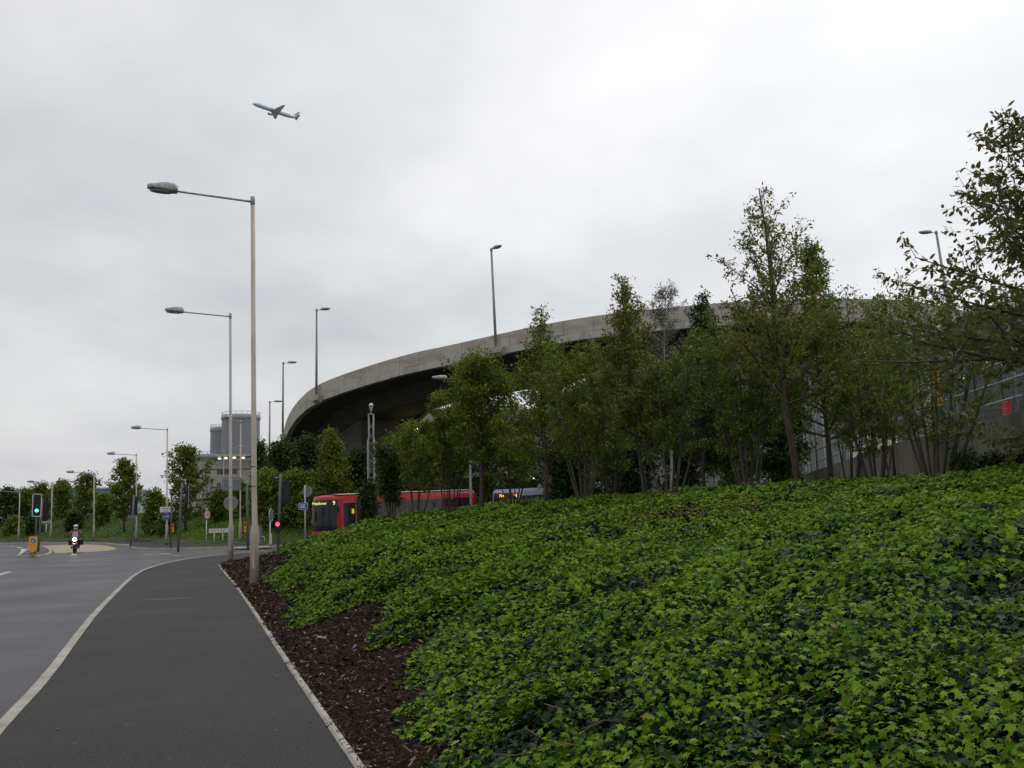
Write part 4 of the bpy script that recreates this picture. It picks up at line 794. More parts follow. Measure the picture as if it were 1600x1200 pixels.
mb = MB(); [mb.box(-6*kk-.06, .2*kk+.02-.04*(q % 2), -.0745, -.0715, zat(474, 791, Dp)-zb+dz-.018, zat(474, 791, Dp)-zb+dz+.018) for q, dz in enumerate((.07, 0, -.07))]; mb.build('text_lines', m_wpaint, a)
# small sign on the far verge
p = gnd(71.5, 843.5); e = empty('verge_sign', (p[0], p[1], .1), ffing(p[0], p[1]), 'small grey sign on a thin post on the far verge left of the motorcyclist', 'sign', 'road signs'); kk = p[1]/F
MB().tube([(0, 0, 0), (0, 0, 27*kk)], .045, 8).build('post', m_wpaint, e); MB().prism(rrect(13*kk, 4.6*kk, .03), .05, .07, upright(0, 0, 28*kk)).build('plate', mat('pale plate', (.34, .36, .36), .5), e)
# lattice camera mast
Dm = 66; p = at(580.5, 790, Dm); e = empty('camera_mast', (p[0], Dm, 0), 0, 'slim lattice mast with a round camera, in front of the dark underside of the ramp', 'mast'); kk = Dm/F; zt_ = zat(580, 648, Dm); hw = 3.6*kk; zm = zat(580, 690, Dm)
m_mast = mat('mast grey', (.27, .27, .26), .5, (.33, .33, .32), 4.)
for sx_ in (-1, 1):
    for sy_ in (-1, 1): MB().tube([(sx_*hw*1.35, sy_*hw*1.35, 0), (sx_*hw*1.35, sy_*hw*1.35, zm), (sx_*hw, sy_*hw, zm+.3), (sx_*hw, sy_*hw, zt_)], [.05, .05, .035, .035], 6).build('leg', m_mast, e)
mb = MB(); z = .5; sg = 1
while z < zt_-.6:
    h_ = hw*(1.35 if z < zm else 1.)
    for a, b in (((-1, -1), (1, -1)), ((1, -1), (1, 1)), ((1, 1), (-1, 1)), ((-1, 1), (-1, -1))):
        if sg < 0: a, b = b, a
        mb.tube([(a[0]*h_, a[1]*h_, z), (b[0]*h_, b[1]*h_, z+.55)], .014, 4)
    z += .6; sg = -sg
mb.build('bracing', m_mast, e); MB().box(-hw*1.25, hw*1.25, -hw*1.25, hw*1.25, zt_, zt_+.06).build('head_plate', m_mast, e)
MB().lathe([(.05, zt_+.06), (.05, zt_+.28), (.09, zt_+.3), (.09, zt_+.42)], 12).build('stem', m_mast, e)
a = MB().lathe([(.02, 0), (.10, .03), (.145, .12), (.15, .2), (.145, .28), (.10, .36), (.03, .39)], 16, Matrix.Translation((0, 0, zt_+.42))).build('camera_dome', mat('camera dome', (.62, .64, .66), .25), e)
MB().lathe([(.151, .12), (.156, .16), (.151, .2)], 16, Matrix.Translation((0, 0, zt_+.42))).build('dark_ring', m_black, a)

# ------------------------------------------------------------------ buses and vans
def zroad(y): return max(0., (y-57)*.033)
sr = [(-11.0, 56.9), (-8.4, 61), (-5.6, 65.2), (-2.4, 70), (2.5, 77), (9, 84.5), (20, 93), (45, 103)]; so_ = offs(sr, 3.6); si_ = offs(sr, -3.4)
o = MB().grid([[(*a, -.2), (*a, zroad(c[1])+.01), (*b_, zroad(c[1])+.01), (*b_, -.2)] for a, b_, c in zip(so_, si_, sr)], smooth=False).build('side_road', m_road); o['kind'] = 'structure'
def bus(p, hd, L, Hh, label, body, scheme, name='bus', dest=None, num=None, led=((.75, .75, .25), 1.2), roof=None, cat='bus'):
    """front centre at p, driving along direction hd"""
    e = empty(name, (p[0], p[1], zroad(p[1])+.012), 0, label, cat, None); e.rotation_euler = (math.atan(.033*abs(hd[1])), 0, math.atan2(hd[1], hd[0])+math.pi/2); hw = 1.25
    def fx(u, z, o=0): return ((hw*(1-.10*abs(u)**8)+o*abs(u)**3)*u*(1-.035*max(0, (z-1.2))/2), .42*abs(u)**2.6+.10*max(0, z-.9)**2*.42-o, z)
    zs = [.28, .5, .9, 1.2, 1.6, 2.0, 2.4, 2.7, Hh-.22, Hh-.08, Hh]; us = np.linspace(-1, 1, 21); rows = []
    for z in zs:
        ins = 0 if z < Hh-.2 else (.05 if z < Hh-.05 else .22); f_ = [(x*(1-ins/hw), y+ins, z) for x, y, _ in (fx(u, z) for u in us)]
        sx_ = f_[-1][0]; ye = L-.02-ins; rows.append(f_+[(sx_, y, z) for y in np.linspace(1.2, L-.5, 6)]+[(sx_*.98, L-.2, z), (sx_*.8, ye, z), (-sx_*.8, ye, z), (-sx_*.98, L-.2, z)]+[(-sx_, y, z) for y in np.linspace(L-.5, 1.2, 6)])
    mb = MB(); mb.grid(rows, smooth=False, closed=True); n = len(rows[0]); mb.f += [list(range(n)), list(range(len(zs)*n-n, len(zs)*n))]; mb.sm += [False]*2; mb.build('body', body, e)
    if roof: MB().grid([[(x*.93, y, Hh+.012+.05*(1-x*x/1.5)) for x in np.linspace(-1.1, 1.1, 7)] for y in np.linspace(.5, L-.35, 8)]).build('roof_panel', roof, e)
    def pane(nm, u0, u1, z0, z1, m_, o=.012, par=e, nz=9):
        return MB().grid([[fx(u, z, o) for u in np.linspace(u0, u1, 17)] for z in np.linspace(z0, z1, nz)], smooth=True).build(nm, m_, par)
    ws = pane('windscreen', -.78, .78, .98, Hh-.28, m_glass)
    pane('bumper', -.97, .97, .30, .42, m_black); pane('lower_grille', -.5, .5, .36, .56, m_black, .014)
    if dest:
        db = pane('destination_blind', -.76, .76, Hh-.68, Hh-.34, m_sblack, .02, ws); mm = mat('blind text %.2f' % led[0][0], led[0], .5, emit=(led[0], led[1]))
        zc = Hh-.48; y = .10*(zc-.9)**2*.42-.035; text(dest, .26, mm, db, upright(-.25, y-.02, zc)); text(num, .36, mm, db, upright(.80, y+.06, zc, R(8)))
    for sx_ in (-1, 1):
        h = MB().prism(rrect(.34, .15, .06), 0, .05, upright(sx_*.86, .24, .62, R(28*sx_))).build('headlight', mat('headlight', (.75, .75, .72), .15), e)
        MB().tube([(sx_*1.2, .2, Hh-.5), (sx_*1.36, -.15, Hh-.55), (sx_*1.36, -.17, Hh-.62)], .02, 6).build('mirror_arm', m_black, e)
        MB().box(sx_*1.36-.09, sx_*1.36+.09, -.22, -.12, Hh-1.05, Hh-.62).build('mirror', m_black, e, bevel=.03)
        for y in (2.55, L-2.6):
            wh = MB().lathe([(.30, -.13), (.46, -.13), (.48, -.1), (.48, .1), (.46, .13), (.30, .13)], 24, Matrix.Translation((sx_*1.13, y, .48)) @ Matrix.Rotation(math.pi/2, 4, 'Y')).build('wheel', m_tyre, e); MB().lathe([(.1, 0), (.28, .01), (.28, .05), (.1, .06)], 16, Matrix.Translation((sx_*1.235, y, .48)) @ Matrix.Rotation(sx_*math.pi/2, 4, 'Y')).build('rim', m_rim, wh)
    sd_ = (1.25-.0)*1.; xs_ = lambda z: hw*.9*(1-.035*max(0, z-1.2)/2)+.004
    # side glass: near side has the door at the front
    for sx_ in (-1, 1):
        y0 = 1.95 if sx_ == NEAR else 1.15; n = int((L-.9-y0)/1.32)
        for k in range(n):
            a = y0+k*(L-.9-y0)/n+.035; b = y0+(k+1)*(L-.9-y0)/n-.035; X = lambda z, o=0: sx_*(xs_(z)+.006+o)
            MB().add([(X(1.0), a, 1.0), (X(1.0), b, 1.0), (X(Hh-.52), b, Hh-.52), (X(Hh-.52), a, Hh-.52), (X(1.0, -.02), a, 1.0), (X(1.0, -.02), b, 1.0), (X(Hh-.52, -.02), b, Hh-.52), (X(Hh-.52, -.02), a, Hh-.52)], [(0, 1, 2, 3), (4, 5, 6, 7), (0, 1, 5, 4), (1, 2, 6, 5), (2, 3, 7, 6), (3, 0, 4, 7)]).build('side_window', m_glass, e)
    sx_ = NEAR; dr = MB().add([(sx_*(xs_(z)+o), y, z) for o in (.012, -.01) for z, y in ((.34, .62), (.34, 1.86), (Hh-.5, 1.86), (Hh-.5, .70))], [(0, 1, 2, 3), (4, 5, 6, 7), (0, 1, 5, 4), (1, 2, 6, 5), (2, 3, 7, 6), (3, 0, 4, 7)]).build('door', m_glass, e)
    MB().box(min(sx_*1.135, sx_*1.15), max(sx_*1.135, sx_*1.15), 1.24, 1.28, .36, Hh-.53).build('door_post', m_black, dr)
    return e
NEAR = 1
fc = np.array([at(504, 800, 58.6)[0], 58.6]); hdir = np.array([-.46, -.888])
b = bus(fc, hdir, 17.0, 3.12, 'long red single deck bus waiting behind the ivy bank', m_busred, 'red', dest='Heathrow', num='9', roof=mat('bus roof white', (.70, .69, .66), .5, (.6, .6, .57), 2.))
MB().box(1.135, 1.16, .30, .34, 1, 1.01).build('trim', m_black, b)
# yellow ticket machine and green-clad figure are only blurs inside; the yellow pole pad is built
MB().box(.95, 1.0, 1.45, 1.62, 1.95, 2.25, None).build('glowing_pad', mat('glowing yellow pad', (.85, .7, .05), .5, emit=((.8, .65, .05), .35)), b).location = (.19, 0, 0)  # pad given a faint glow of its own, though no lamp
text('9 bus', .16, m_wpaint, b, upright(-.35, .035, .74), sx=1)
e2 = bus(np.array([at(789, 790, 72)[0], 72.]), np.array([-.30, -.954]), 10.5, 3.12, 'white single deck bus with orange lit number above the dark windscreen', mat('bus white', (.34, .36, .46), .35, (.30, .32, .42), 1.), 'w', dest='724', num='H', led=((1., .35, .05), 3.))
e3 = bus(np.array([at(840, 790, 84)[0]+.7, 84.]), np.array([-.45, -.89]), 11.5, 3.45, 'taller pale coach, rearmost in the queue behind the tree trunks', mat('coach white', (.45, .46, .50), .3), 'w', cat='coach', name='coach')

def van(p, rz, label, body, group, L=4.6, Hh=1.95):
    e = empty('parked_van', (p[0], p[1], p[2]), rz, label, 'van', group); prof_ = [(-L/2, .35), (-L/2, .85), (-L/2+.9, 1.05), (-L/2+1.5, Hh-.1), (-L/2+1.9, Hh), (L/2-.15, Hh), (L/2, Hh-.2), (L/2, .35)]
    MB().prism(prof_, -.9, .9, XZ).build('body', body, e, bevel=.05)
    for s in (-1, 1):
        MB().prism([(-L/2+1.1, 1.1), (-L/2+1.6, Hh-.2), (L/2-.4, Hh-.2), (L/2-.3, 1.1)], min(s*.9, s*.92), max(s*.9, s*.92), XZ).build('side_window', m_glass, e)
        for x in (-L/2+.85, L/2-.85): MB().lathe([(.2, -.1), (.33, -.1), (.33, .1), (.2, .1)], 16, Matrix.Translation((x, s*.82, .33)) @ XZ).build('wheel', m_tyre, e)
    MB().add([(-L/2+.93, -.78, 1.10), (-L/2+.93, .78, 1.10), (-L/2+1.45, .72, Hh-.14), (-L/2+1.45, -.72, Hh-.14)], [(0, 1, 2, 3)]).build('windscreen', m_glass, e).location = (-.03, 0, .02)
    return e
for px, py, D_, lb, cc in [(126, 797, 132, 'white van parked on the far rise, left of the bushy tree', (.7, .7, .7)), (139, 797, 134, 'second pale van parked on the far rise beside the first', (.6, .62, .64)), (176, 796, 130, 'pinkish parked van glimpsed left of the bushy tree trunk', (.62, .45, .42)), (256, 792, 126, 'pale blue-grey parked van behind the olive bush on the rise', (.40, .46, .52))]:
    p = at(px, py, D_); van((p[0], p[1], p[2]-1.55), R(12), lb, mat('van paint '+lb[:6], cc, .35), 'parked vans on the far rise')

# ------------------------------------------------------------------ motorcycle and rider
p = gnd(117, 863.6, 0); mc = empty('motorcycle', (p[0], p[1], 0), ffing(p[0], p[1], R(-4)), 'motorcycle with blazing white headlight riding towards the viewer', 'motorcycle')
def wheel(y, r_): 
    wh = MB().tube([(0, y+r_*math.cos(a), .31+r_*math.sin(a)) for a in np.linspace(0, 2*math.pi, 33)], .062, 10, cap=False).build('wheel', m_tyre, mc); MB().lathe([(.03, -.05), (.03, .05)], 10, Matrix.Translation((0, y, .31)) @ Matrix.Rotation(math.pi/2, 4, 'Y')).build('hub', m_rim, wh); mb = MB()
    for k in range(6): a = k*math.pi/3; mb.tube([(0, y, .31), (0, y+r_*.9*math.cos(a), .31+r_*.9*math.sin(a))], .012, 5)
    mb.build('spokes', m_rim, wh)
wheel(-.72, .25); wheel(.72, .25)
m_fair = mat('fairing dark red', (.22, .015, .03), .3, (.16, .012, .03), 3.)
for s in (-1, 1):
    MB().tube([(s*.10, -.72, .31), (s*.10, -.50, .80), (s*.10, -.42, .98)], [.026, .03, .03], 8).build('fork', m_rim, mc)
    MB().tube([(s*.08, -.42, 1.0), (s*.28, -.36, 1.04), (s*.40, -.26, 1.02)], .014, 8).build('handlebar', m_black, mc)
    MB().tube([(s*.30, -.40, 1.04), (s*.40, -.44, 1.16)], .009, 6).build('mirror_stalk', m_black, mc)
    MB().lathe([(.01, -.02), (.06, -.01), (.06, .01), (.01, .02)], 12, Matrix.Translation((s*.42, -.45, 1.19)) @ XZ).build('mirror', m_black, mc)
    MB().tube([(s*.14, -.2, .32), (s*.17, .3, .30), (s*.2, .85, .42)], [.03, .035, .05], 10).build('exhaust', m_rim, mc)
    MB().box(s*.33-.11, s*.33+.11, .35, .85, .48, .85).build('pannier', m_black, mc, bevel=.04)
MB().prism([(-.55, .95), (-.35, 1.08), (.05, 1.02), (.15, .84), (.15, .45), (-.15, .36), (-.42, .6)], -.2, .2, Matrix.Rotation(math.pi/2, 4, 'Z') @ XZ).build('fairing', m_fair, mc, bevel=.09)
MB().lathe([(.12, 0), (.16, .02), (.15, .1), (.06, .16)], 16, Matrix.Translation((0, -.62, .86)) @ Matrix.Rotation(-math.pi/2, 4, 'X')).build('headlight_shell', m_fair, mc)
MB().lathe([(.0, -.02), (.10, -.015), (.115, .0)], 20, Matrix.Translation((0, -.64, .86)) @ Matrix.Rotation(-math.pi/2, 4, 'X')).build('headlight', mat('lit headlight', (1, 1, .9), .2, emit=((1, .97, .82), 22.)), mc)
MB().grid([[(.19*u*(1-.25*v), -.60+.22*v+.08*u*u, 1.04+.30*v) for u in np.linspace(-1, 1, 9)] for v in np.linspace(0, 1, 6)]).build('windshield', mat('windshield', (.26, .26, .30), .15), mc)
MB().box(-.15, .15, -.05, .35, .28, .62).build('engine', m_black, mc, bevel=.04); MB().box(-.14, .14, .15, .85, .74, .84).build('seat', m_black, mc, bevel=.04); MB().prism(rrect(.16, .10, .01), 0, .01, upright(-.12, -.78, .45)).build('white_patch', m_wpaint, mc)  # small white plate added for a pale spot; no number plate
MB().grid([[(.075*u, -.72-.32*math.cos(a), .31+.32*math.sin(a)) for u in (-1, -.4, .4, 1)] for a in np.linspace(.7, 2.2, 8)]).build('mudguard', m_fair, mc)
rd = empty('person', (p[0], p[1], 0), ffing(p[0], p[1], R(-4)), 'rider in red and grey jacket and white helmet on the motorcycle', 'person')
def skin(name, pts, edges, rad, m_, parent, root=0, sub=1):
    me = bpy.data.meshes.new(name); me.from_pydata(pts, edges, []); o = bpy.data.objects.new(name, me); link(o, parent); o.modifiers.new('s', 'SKIN').use_smooth_shade = True
    for i, r_ in enumerate(rad): v = me.skin_vertices[0].data[i]; r_ = (r_, r_) if isinstance(r_, (int, float)) else r_; v.radius = r_; v.use_root = i == root
    o.modifiers.new('b', 'SUBSURF').levels = sub; o.modifiers['b'].render_levels = sub; bpy.context.view_layer.update()
    me2 = bpy.data.meshes.new_from_object(o.evaluated_get(bpy.context.evaluated_depsgraph_get())); o.modifiers.clear(); o.data = me2; me2.materials.clear(); me2.materials.append(m_); return o
pts = [(0, .32, .90), (0, .26, 1.05), (0, .16, 1.24), (0, .10, 1.38), (0, .05, 1.48), (0, .02, 1.60),
       (.19, .08, 1.36), (.34, -.04, 1.18), (.39, -.22, 1.06), (-.19, .08, 1.36), (-.34, -.04, 1.18), (-.39, -.22, 1.06),
       (.12, .28, .90), (.27, -.08, .80), (.22, .18, .42), (.22, .06, .34), (-.12, .28, .90), (-.27, -.08, .80), (-.22, .18, .42), (-.22, .06, .34)]
ed = [(0, 1), (1, 2), (2, 3), (3, 4), (4, 5), (3, 6), (6, 7), (7, 8), (3, 9), (9, 10), (10, 11), (0, 12), (12, 13), (13, 14), (14, 15), (0, 16), (16, 17), (17, 18), (18, 19)]
rr_ = [(.17, .13), (.17, .13), (.19, .13), (.17, .12), .07, .07, .085, .065, .042, .085, .065, .042, .10, .085, .055, .05, .10, .085, .055, .05]
skin('body', pts, ed, rr_, mat('rider clothing', (.035, .03, .035), .6, (.06, .05, .055), 8.), rd)
jk = [(0, .30, .98), (0, .25, 1.06), (0, .16, 1.24), (0, .10, 1.38), (.20, .08, 1.36), (.345, -.04, 1.18), (.38, -.16, 1.09), (-.20, .08, 1.36), (-.345, -.04, 1.18), (-.38, -.16, 1.09), (0, .07, 1.45)]
skin('jacket', jk, [(0, 1), (1, 2), (2, 3), (3, 4), (4, 5), (5, 6), (3, 7), (7, 8), (8, 9), (3, 10)], [(.19, .15), (.19, .15), (.21, .15), (.19, .14), .1, .078, .055, .1, .078, .055, .085], mat('red jacket', (.38, .02, .03), .6, (.28, .02, .03), 9.), rd)
MB().grid([[(.15*u, .02-.06*(1-u*u)+.13*(1-v)*0-.02+.10*(v<.5)*.0-(.0), 1.12+.30*v) for u in np.linspace(-1, 1, 7)] for v in np.linspace(0, 1, 4)]).build('grey_bib', mat('grey panel', (.30, .28, .32), .6), rd).location = (0, .0, -.02)
hm = MB().lathe([(.05, -.16), (.115, -.13), (.135, -.05), (.145, .03), (.13, .10), (.09, .15), (.01, .175)], 20, Matrix.Translation((0, 0, 1.635)) @ Matrix.Diagonal((1, 1.12, 1, 1))).build('helmet', mat('helmet white', (.75, .74, .72), .2), rd)
MB().grid([[(.147*math.cos(a), 1.12*-.147*math.sin(a)-.006, 1.60+.085*v) for a in np.linspace(.35, math.pi-.35, 13)] for v in (0, .33, .66, 1)]).build('visor', m_glass, hm)
for s in (-1, 1):
    mb = MB().tube([(s*.385, -.19, 1.07), (s*.395, -.24, 1.06), (s*.40, -.285, 1.05)], [.038, .046, .044], 10)
    gv = mb.build('glove', m_black, rd)
    for k in range(4): x = s*(.345+.028*k); MB().tube([(x, -.24, 1.065), (x, -.305-.004*(k in (1, 2)), 1.06), (x, -.325, 1.03), (x, -.30, .998+.004*k), (x, -.275, .995)], [.013, .0125, .012, .011, .009], 7).build('finger', m_black, gv)
    MB().tube([(s*.35, -.23, 1.04), (s*.325, -.25, 1.01), (s*.33, -.28, .99)], [.014, .012, .010], 7).build('thumb', m_black, gv)
    MB().box(s*.22-.05, s*.22+.05, -.10, .17, .27, .36).build('boot', m_black, rd, bevel=.03)

# ------------------------------------------------------------------ airliner
Pp = at(431, 174, 905); Mp = Matrix.Translation(Pp) @ Matrix.Rotation(R(28), 4, 'Z') @ Matrix.Rotation(R(10.5), 4, 'Y') @ Matrix.Scale(1.06, 4)     # nose along -x, lifted
e = empty('airliner', Pp, 0, 'white and dark blue twin engined airliner climbing to the left in the cloudy sky', 'airliner'); e.matrix_world = Mp
m_pw = mat('aircraft white', (.85, .86, .85), .4); m_pb = mat('hazed belly blue', (.42, .52, .70), .4); m_wing = mat('hazed wing grey', (.70, .78, .88), .5)  # belly and wings paled and blued: atmospheric haze mixed into their colour
st = [(-22, .05, -.3), (-21.4, .8, -.25), (-20, 1.45, -.1), (-18, 1.9, 0), (-14, 1.98, 0), (8, 1.98, 0), (13, 1.75, .15), (18, 1.05, .55), (21, .5, .85), (22.3, .12, 1.0)]
up = [[(x, r_*math.cos(a), dz+r_*math.sin(a)) for a in np.linspace(-.12, math.pi+.12, 15)] for x, r_, dz in st]; lo = [[(x, r_*math.cos(a), dz+r_*math.sin(a)) for a in np.linspace(math.pi+.12, 2*math.pi-.12, 15)] for x, r_, dz in st]
MB().grid(up).build('fuselage', m_pw, e); MB().grid(lo).build('belly', m_pb, e)
def wing(pl, th, nm, m_, axis='y'):
    """pl: (x, span, z) corners leading root, leading tip, trailing tip, trailing root"""
    V = [(x, y, z+th*(.5 if i in (0, 3) else .2)) for i, (x, y, z) in enumerate(pl)]+[(x, y, z-th*(.5 if i in (0, 3) else .2)) for i, (x, y, z) in enumerate(pl)] if axis == 'y' else [(x, y+th*.5, z) for x, y, z in pl]+[(x, y-th*.5, z) for x, y, z in pl]
    return MB().add(V, [(0, 1, 2, 3), (7, 6, 5, 4), (0, 4, 5, 1), (1, 5, 6, 2), (2, 6, 7, 3), (3, 7, 4, 0)]).build(nm, m_, e)
for s in (-1, 1):
    wing([(-4.2, s*1.2, -1.0), (2.6, s*17, .55), (4.3, s*17, .55), (3.0, s*1.2, -1.0)], .7, 'wing', m_wing)
    wing([(17.4, s*.5, .9), (20.4, s*6.2, 1.4), (21.8, s*6.2, 1.4), (20.8, s*.5, .9)], .35, 'tailplane', m_wing)
    en = MB().lathe([(.85, -2.4), (1.1, -2.0), (1.15, -.4), (.75, 1.6), (.4, 2.2)], 16, Matrix.Translation((-3.6, s*5.8, -1.9)) @ Matrix.Rotation(math.pi/2, 4, 'Y')).build('engine', m_pb, e)
    wing([(-3.8, s*5.7, -1.2), (-3.8, s*5.9, -1.2), (-.6, s*5.9, -.5), (-.6, s*5.7, -.5)], .5, 'pylon', m_wing)
fin = wing([(15.8, 0, 1.5), (20.0, 0, 7.4), (22.2, 0, 7.4), (20.8, 0, 1.3)], .4, 'tail_fin', m_pw, 'z')
for k, (m_, z0) in enumerate(((mat('tail red', (.50, .03, .05), .4), 5.2), (mat('tail blue', (.03, .05, .25), .4), 3.2))):
    x0 = 15.8+4.2*(z0-1.5)/5.9; x1 = 20.8+1.4*(z0-1.5)/5.9
    MB().add([(x0+.3, y, z0) if i == 0 else q for y in (-.215, .215) for i, q in enumerate([(x0+.3, y, z0), (x1-.1, y, z0+.3), (x1+.1, y, z0+1.4), (x0+1.4, y, z0+1.0)])], [(0, 1, 2, 3), (4, 5, 6, 7)]).build('tail_stripe', m_, fin)
mb = MB()
for x in np.arange(-17.5, 14, .9):
    for s in (-1, 1): mb.add([(x, s*1.99, .35), (x+.35, s*1.99, .35), (x+.35, s*1.97, .8), (x, s*1.97, .8)], [(0, 1, 2, 3)])
tag(mb.build('window_row', m_sblack, e), kind='stuff')

# ------------------------------------------------------------------ trees and shrubs
def rv(v, a, rnd):   # unit vector v turned by about a radians in a random direction
    p = Vector((rnd.gauss(0, 1), rnd.gauss(0, 1), rnd.gauss(0, 1))); p = (p-v*p.dot(v)).normalized(); return (v*math.cos(a)+p*math.sin(a)).normalized()
def tree(name, label, cat, group, x, y, z0, top, Rr, cs=.3, stems=1, nleaf=6000, ls=.08, lm=None, bark=None, prof='cone', seed=1, nb=26, up=(30, 65), sparse_top=.0, sigma=.10, r0=.06, splay=.5, twig=6, droop=0., T=T_LEAF, lean_mid=0, azc=None):
    """top = (x, y, z) of the leader; Rr = crown radius; cs = height fraction where the crown starts"""
    rnd = random.Random(seed); rg = np.random.default_rng(seed+900); e = empty(name, (x, y, z0), 0, label, cat, group); H = top[2]-z0
    wood = MB(); segs = []   # (a, b, weight) twigs to carry leaves
    for sidx in range(stems):
        if stems == 1: tp = Vector((top[0]-x, top[1]-y, H)); b0 = Vector((0, 0, -.1)); hs = H
        else:
            a = 2*math.pi*sidx/stems+rnd.uniform(-.3, .3); q = rnd.uniform(.35, 1)*splay*Rr; hs = H*rnd.uniform(.72, 1.0); tp = Vector((q*math.cos(a)+(top[0]-x), q*math.sin(a)+(top[1]-y), hs)); b0 = Vector((.08*math.cos(a), .08*math.sin(a), -.1))
        n = 9; line = []; w1, w2 = rnd.uniform(0, 6), rnd.uniform(0, 6)
        for k in range(n):
            t = k/(n-1); tt = t if stems == 1 else t**.85
            line.append(b0.lerp(tp, tt)+Vector((math.sin(w1+t*5)*.03*H*t*(1-t)*2+lean_mid*t*(1-t), math.sin(w2+t*4)*.03*H*t*(1-t)*2, 0)) if stems == 1 else Vector((b0.x+(tp.x-b0.x)*(t**.8), b0.y+(tp.y-b0.y)*(t**.8), b0.z+(tp.z-b0.z)*t)))
        rs = r0 if stems == 1 else r0*rnd.uniform(.45, .8)
        wood.tube(line, [rs*(1-.88*(k/(n-1)))+.004 for k in range(n)], 7)
        def pt(t): u = t*(n-1); i = min(int(u), n-2); return line[i].lerp(line[i+1], u-i)
        nbb = nb if stems == 1 else max(4, int(nb/stems)); az = rnd.uniform(0, 6)
        for j in range(nbb):
            t = cs+(.97-cs)*((j+rnd.random())/nbb); u = (t-cs)/(1-cs); az += 2.4+rnd.uniform(-.4, .4)
            pr = {'cone': (1-u)**.8*.95+.10, 'round': math.sqrt(max(.05, 1-(2*u-.85)**2*.8)), 'col': .75+.25*math.sin(u*3)-.6*max(0, u-.7)/.3, 'fan': .45+.55*u, 'slim': (.55+.45*math.sin(math.pi*min(1, u*1.15)))*(1-.45*u)}[prof]
            L = Rr*pr*rnd.uniform(.7, 1.12)*(1 if stems == 1 else .62); el = R(up[0]+(up[1]-up[0])*u+rnd.uniform(-10, 10)); aa = az
            if azc is not None and rnd.random() < .75: aa = azc+rnd.gauss(0, .7)
            d = Vector((math.cos(aa)*math.cos(el), math.sin(aa)*math.cos(el), math.sin(el))); p = pt(t); bl = [p]; dd = d.copy()
            for k in range(4): dd = (dd+Vector((rnd.gauss(0, .12), rnd.gauss(0, .12), rnd.gauss(.06, .08)-droop))).normalized(); bl.append(bl[-1]+dd*L/4)
            rb = max(.006, rs*(1-t)*.55); wood.tube(bl, [rb*(1-.8*k/4)+.002 for k in range(5)], 5, cap=False)
            wgt = 1-sparse_top*u
            for k in range(1, 4): segs.append((bl[k], bl[k+1], wgt*L*.30))
            for q in range(twig):
                f = rnd.uniform(.18, 1); i = min(int(f*4), 3); pp = bl[i].lerp(bl[i+1], f*4-i); td = rv(dd, R(rnd.uniform(28, 70)), rnd); td = (td+Vector((0, 0, .18-droop*2))).normalized(); tl = L*rnd.uniform(.22, .45)*(1.1-.45*f)
                mid = pp+td*tl*.5+Vector((0, 0, rnd.uniform(-.02, .03))); en = mid+(td+Vector((rnd.gauss(0, .15), rnd.gauss(0, .15), -droop*2))).normalized()*tl*.5; wood.tube([pp, mid, en], [.0055, .004, .002], 4, cap=False); segs.append((pp, mid, wgt*tl*.6)); segs.append((mid, en, wgt*tl))
    wood.build('trunk', bark or m_bark, e)
    nleaf = int(nleaf*1.4); ls = ls*1.12; sigma = sigma*.85; A = np.array([tuple(s_[0]) for s_ in segs]); B = np.array([tuple(s_[1]) for s_ in segs]); Wt = np.array([s_[2] for s_ in segs]); idx = rg.choice(len(segs), nleaf, p=Wt/Wt.sum()); f = rg.random(nleaf)[:, None]
    P = A[idx]*(1-f)+B[idx]*f+rg.normal(0, sigma, (nleaf, 3))*np.array([1, 1, .8]); sd_ = nrm(B[idx]-A[idx]); D = nrm(sd_*.5+rg.normal(0, .55, (nleaf, 3))+np.array([0, 0, -.28])); Nn = nrm(rg.normal(0, .55, (nleaf, 3))+np.array([0, 0, .9]))
    cards('crown', [(P, D, Nn, ls*rg.uniform(.6, 1.35, nleaf), T, 0)], [lm or m_lolive], e); return e
GT = 'trees and shrubs along the top of the ivy bank'; GF = 'trees on the far roadside bank'; GB = 'dark trees beneath the ramp'
def bt(name, label, bpx, tpx, tpy, D, Rpx, cat='tree', zb=None, group=GT, dy=0, **k):
    """a tree on the bank: trunk foot below bpx, leader at (tpx, tpy), crown radius in pixels at its distance"""
    b = at(bpx, 760, D); x = b[0]; z = hb(x, D) if zb is None else zb
    if z < 0: z = 0.0
    t = at(tpx, tpy, D); return tree(name, label, cat, group, x, D, z-.05, (t[0], D+dy, t[2]), Rpx*D/F*(1.22 if group == GT and cat != 'bush' else 1.), **k)
# nearest cherry at the right edge
tree('cherry_tree', 'large dark leaved cherry reaching in from the right edge of the picture', 'tree', GT, 8.6, 13.6, hb(8.6, 13.6)-.05, (8.3, 13.3, 7.35), 3.5, cs=.30, nleaf=15000, ls=.092, lm=m_lcherry, prof='cone', seed=5, nb=84, up=(-8, 52), r0=.10, sigma=.045, twig=10, droop=-.01, T=T_LEAF)
bt('forked_shrub', 'many stemmed forked shrub in front of the retaining wall', 1462, 1448, 462, 20.5, 118, cat='shrub', stems=10, nleaf=9000, ls=.062, lm=m_lolive, cs=.30, seed=11, nb=90, up=(15, 60), splay=.85, r0=.055, prof='fan', sigma=.10, twig=6)
bt('cherry_tree', 'tall slender cherry with a bare spiky top, leaning trunk', 1249, 1186, 296, 23.5, 125, nleaf=7500, ls=.080, lm=m_lrust, cs=.30, seed=12, nb=46, up=(25, 62), r0=.095, sparse_top=.86, prof='cone', bark=m_bark, sigma=.07, twig=7)
bt('leafy_tree', 'leafy pointed tree with a thin dark trunk, right of the slender cherry', 1297, 1268, 378, 26, 92, nleaf=11000, ls=.085, lm=m_lolive, cs=.22, seed=13, nb=52, up=(20, 60), r0=.075, prof='cone', sigma=.11, twig=7)
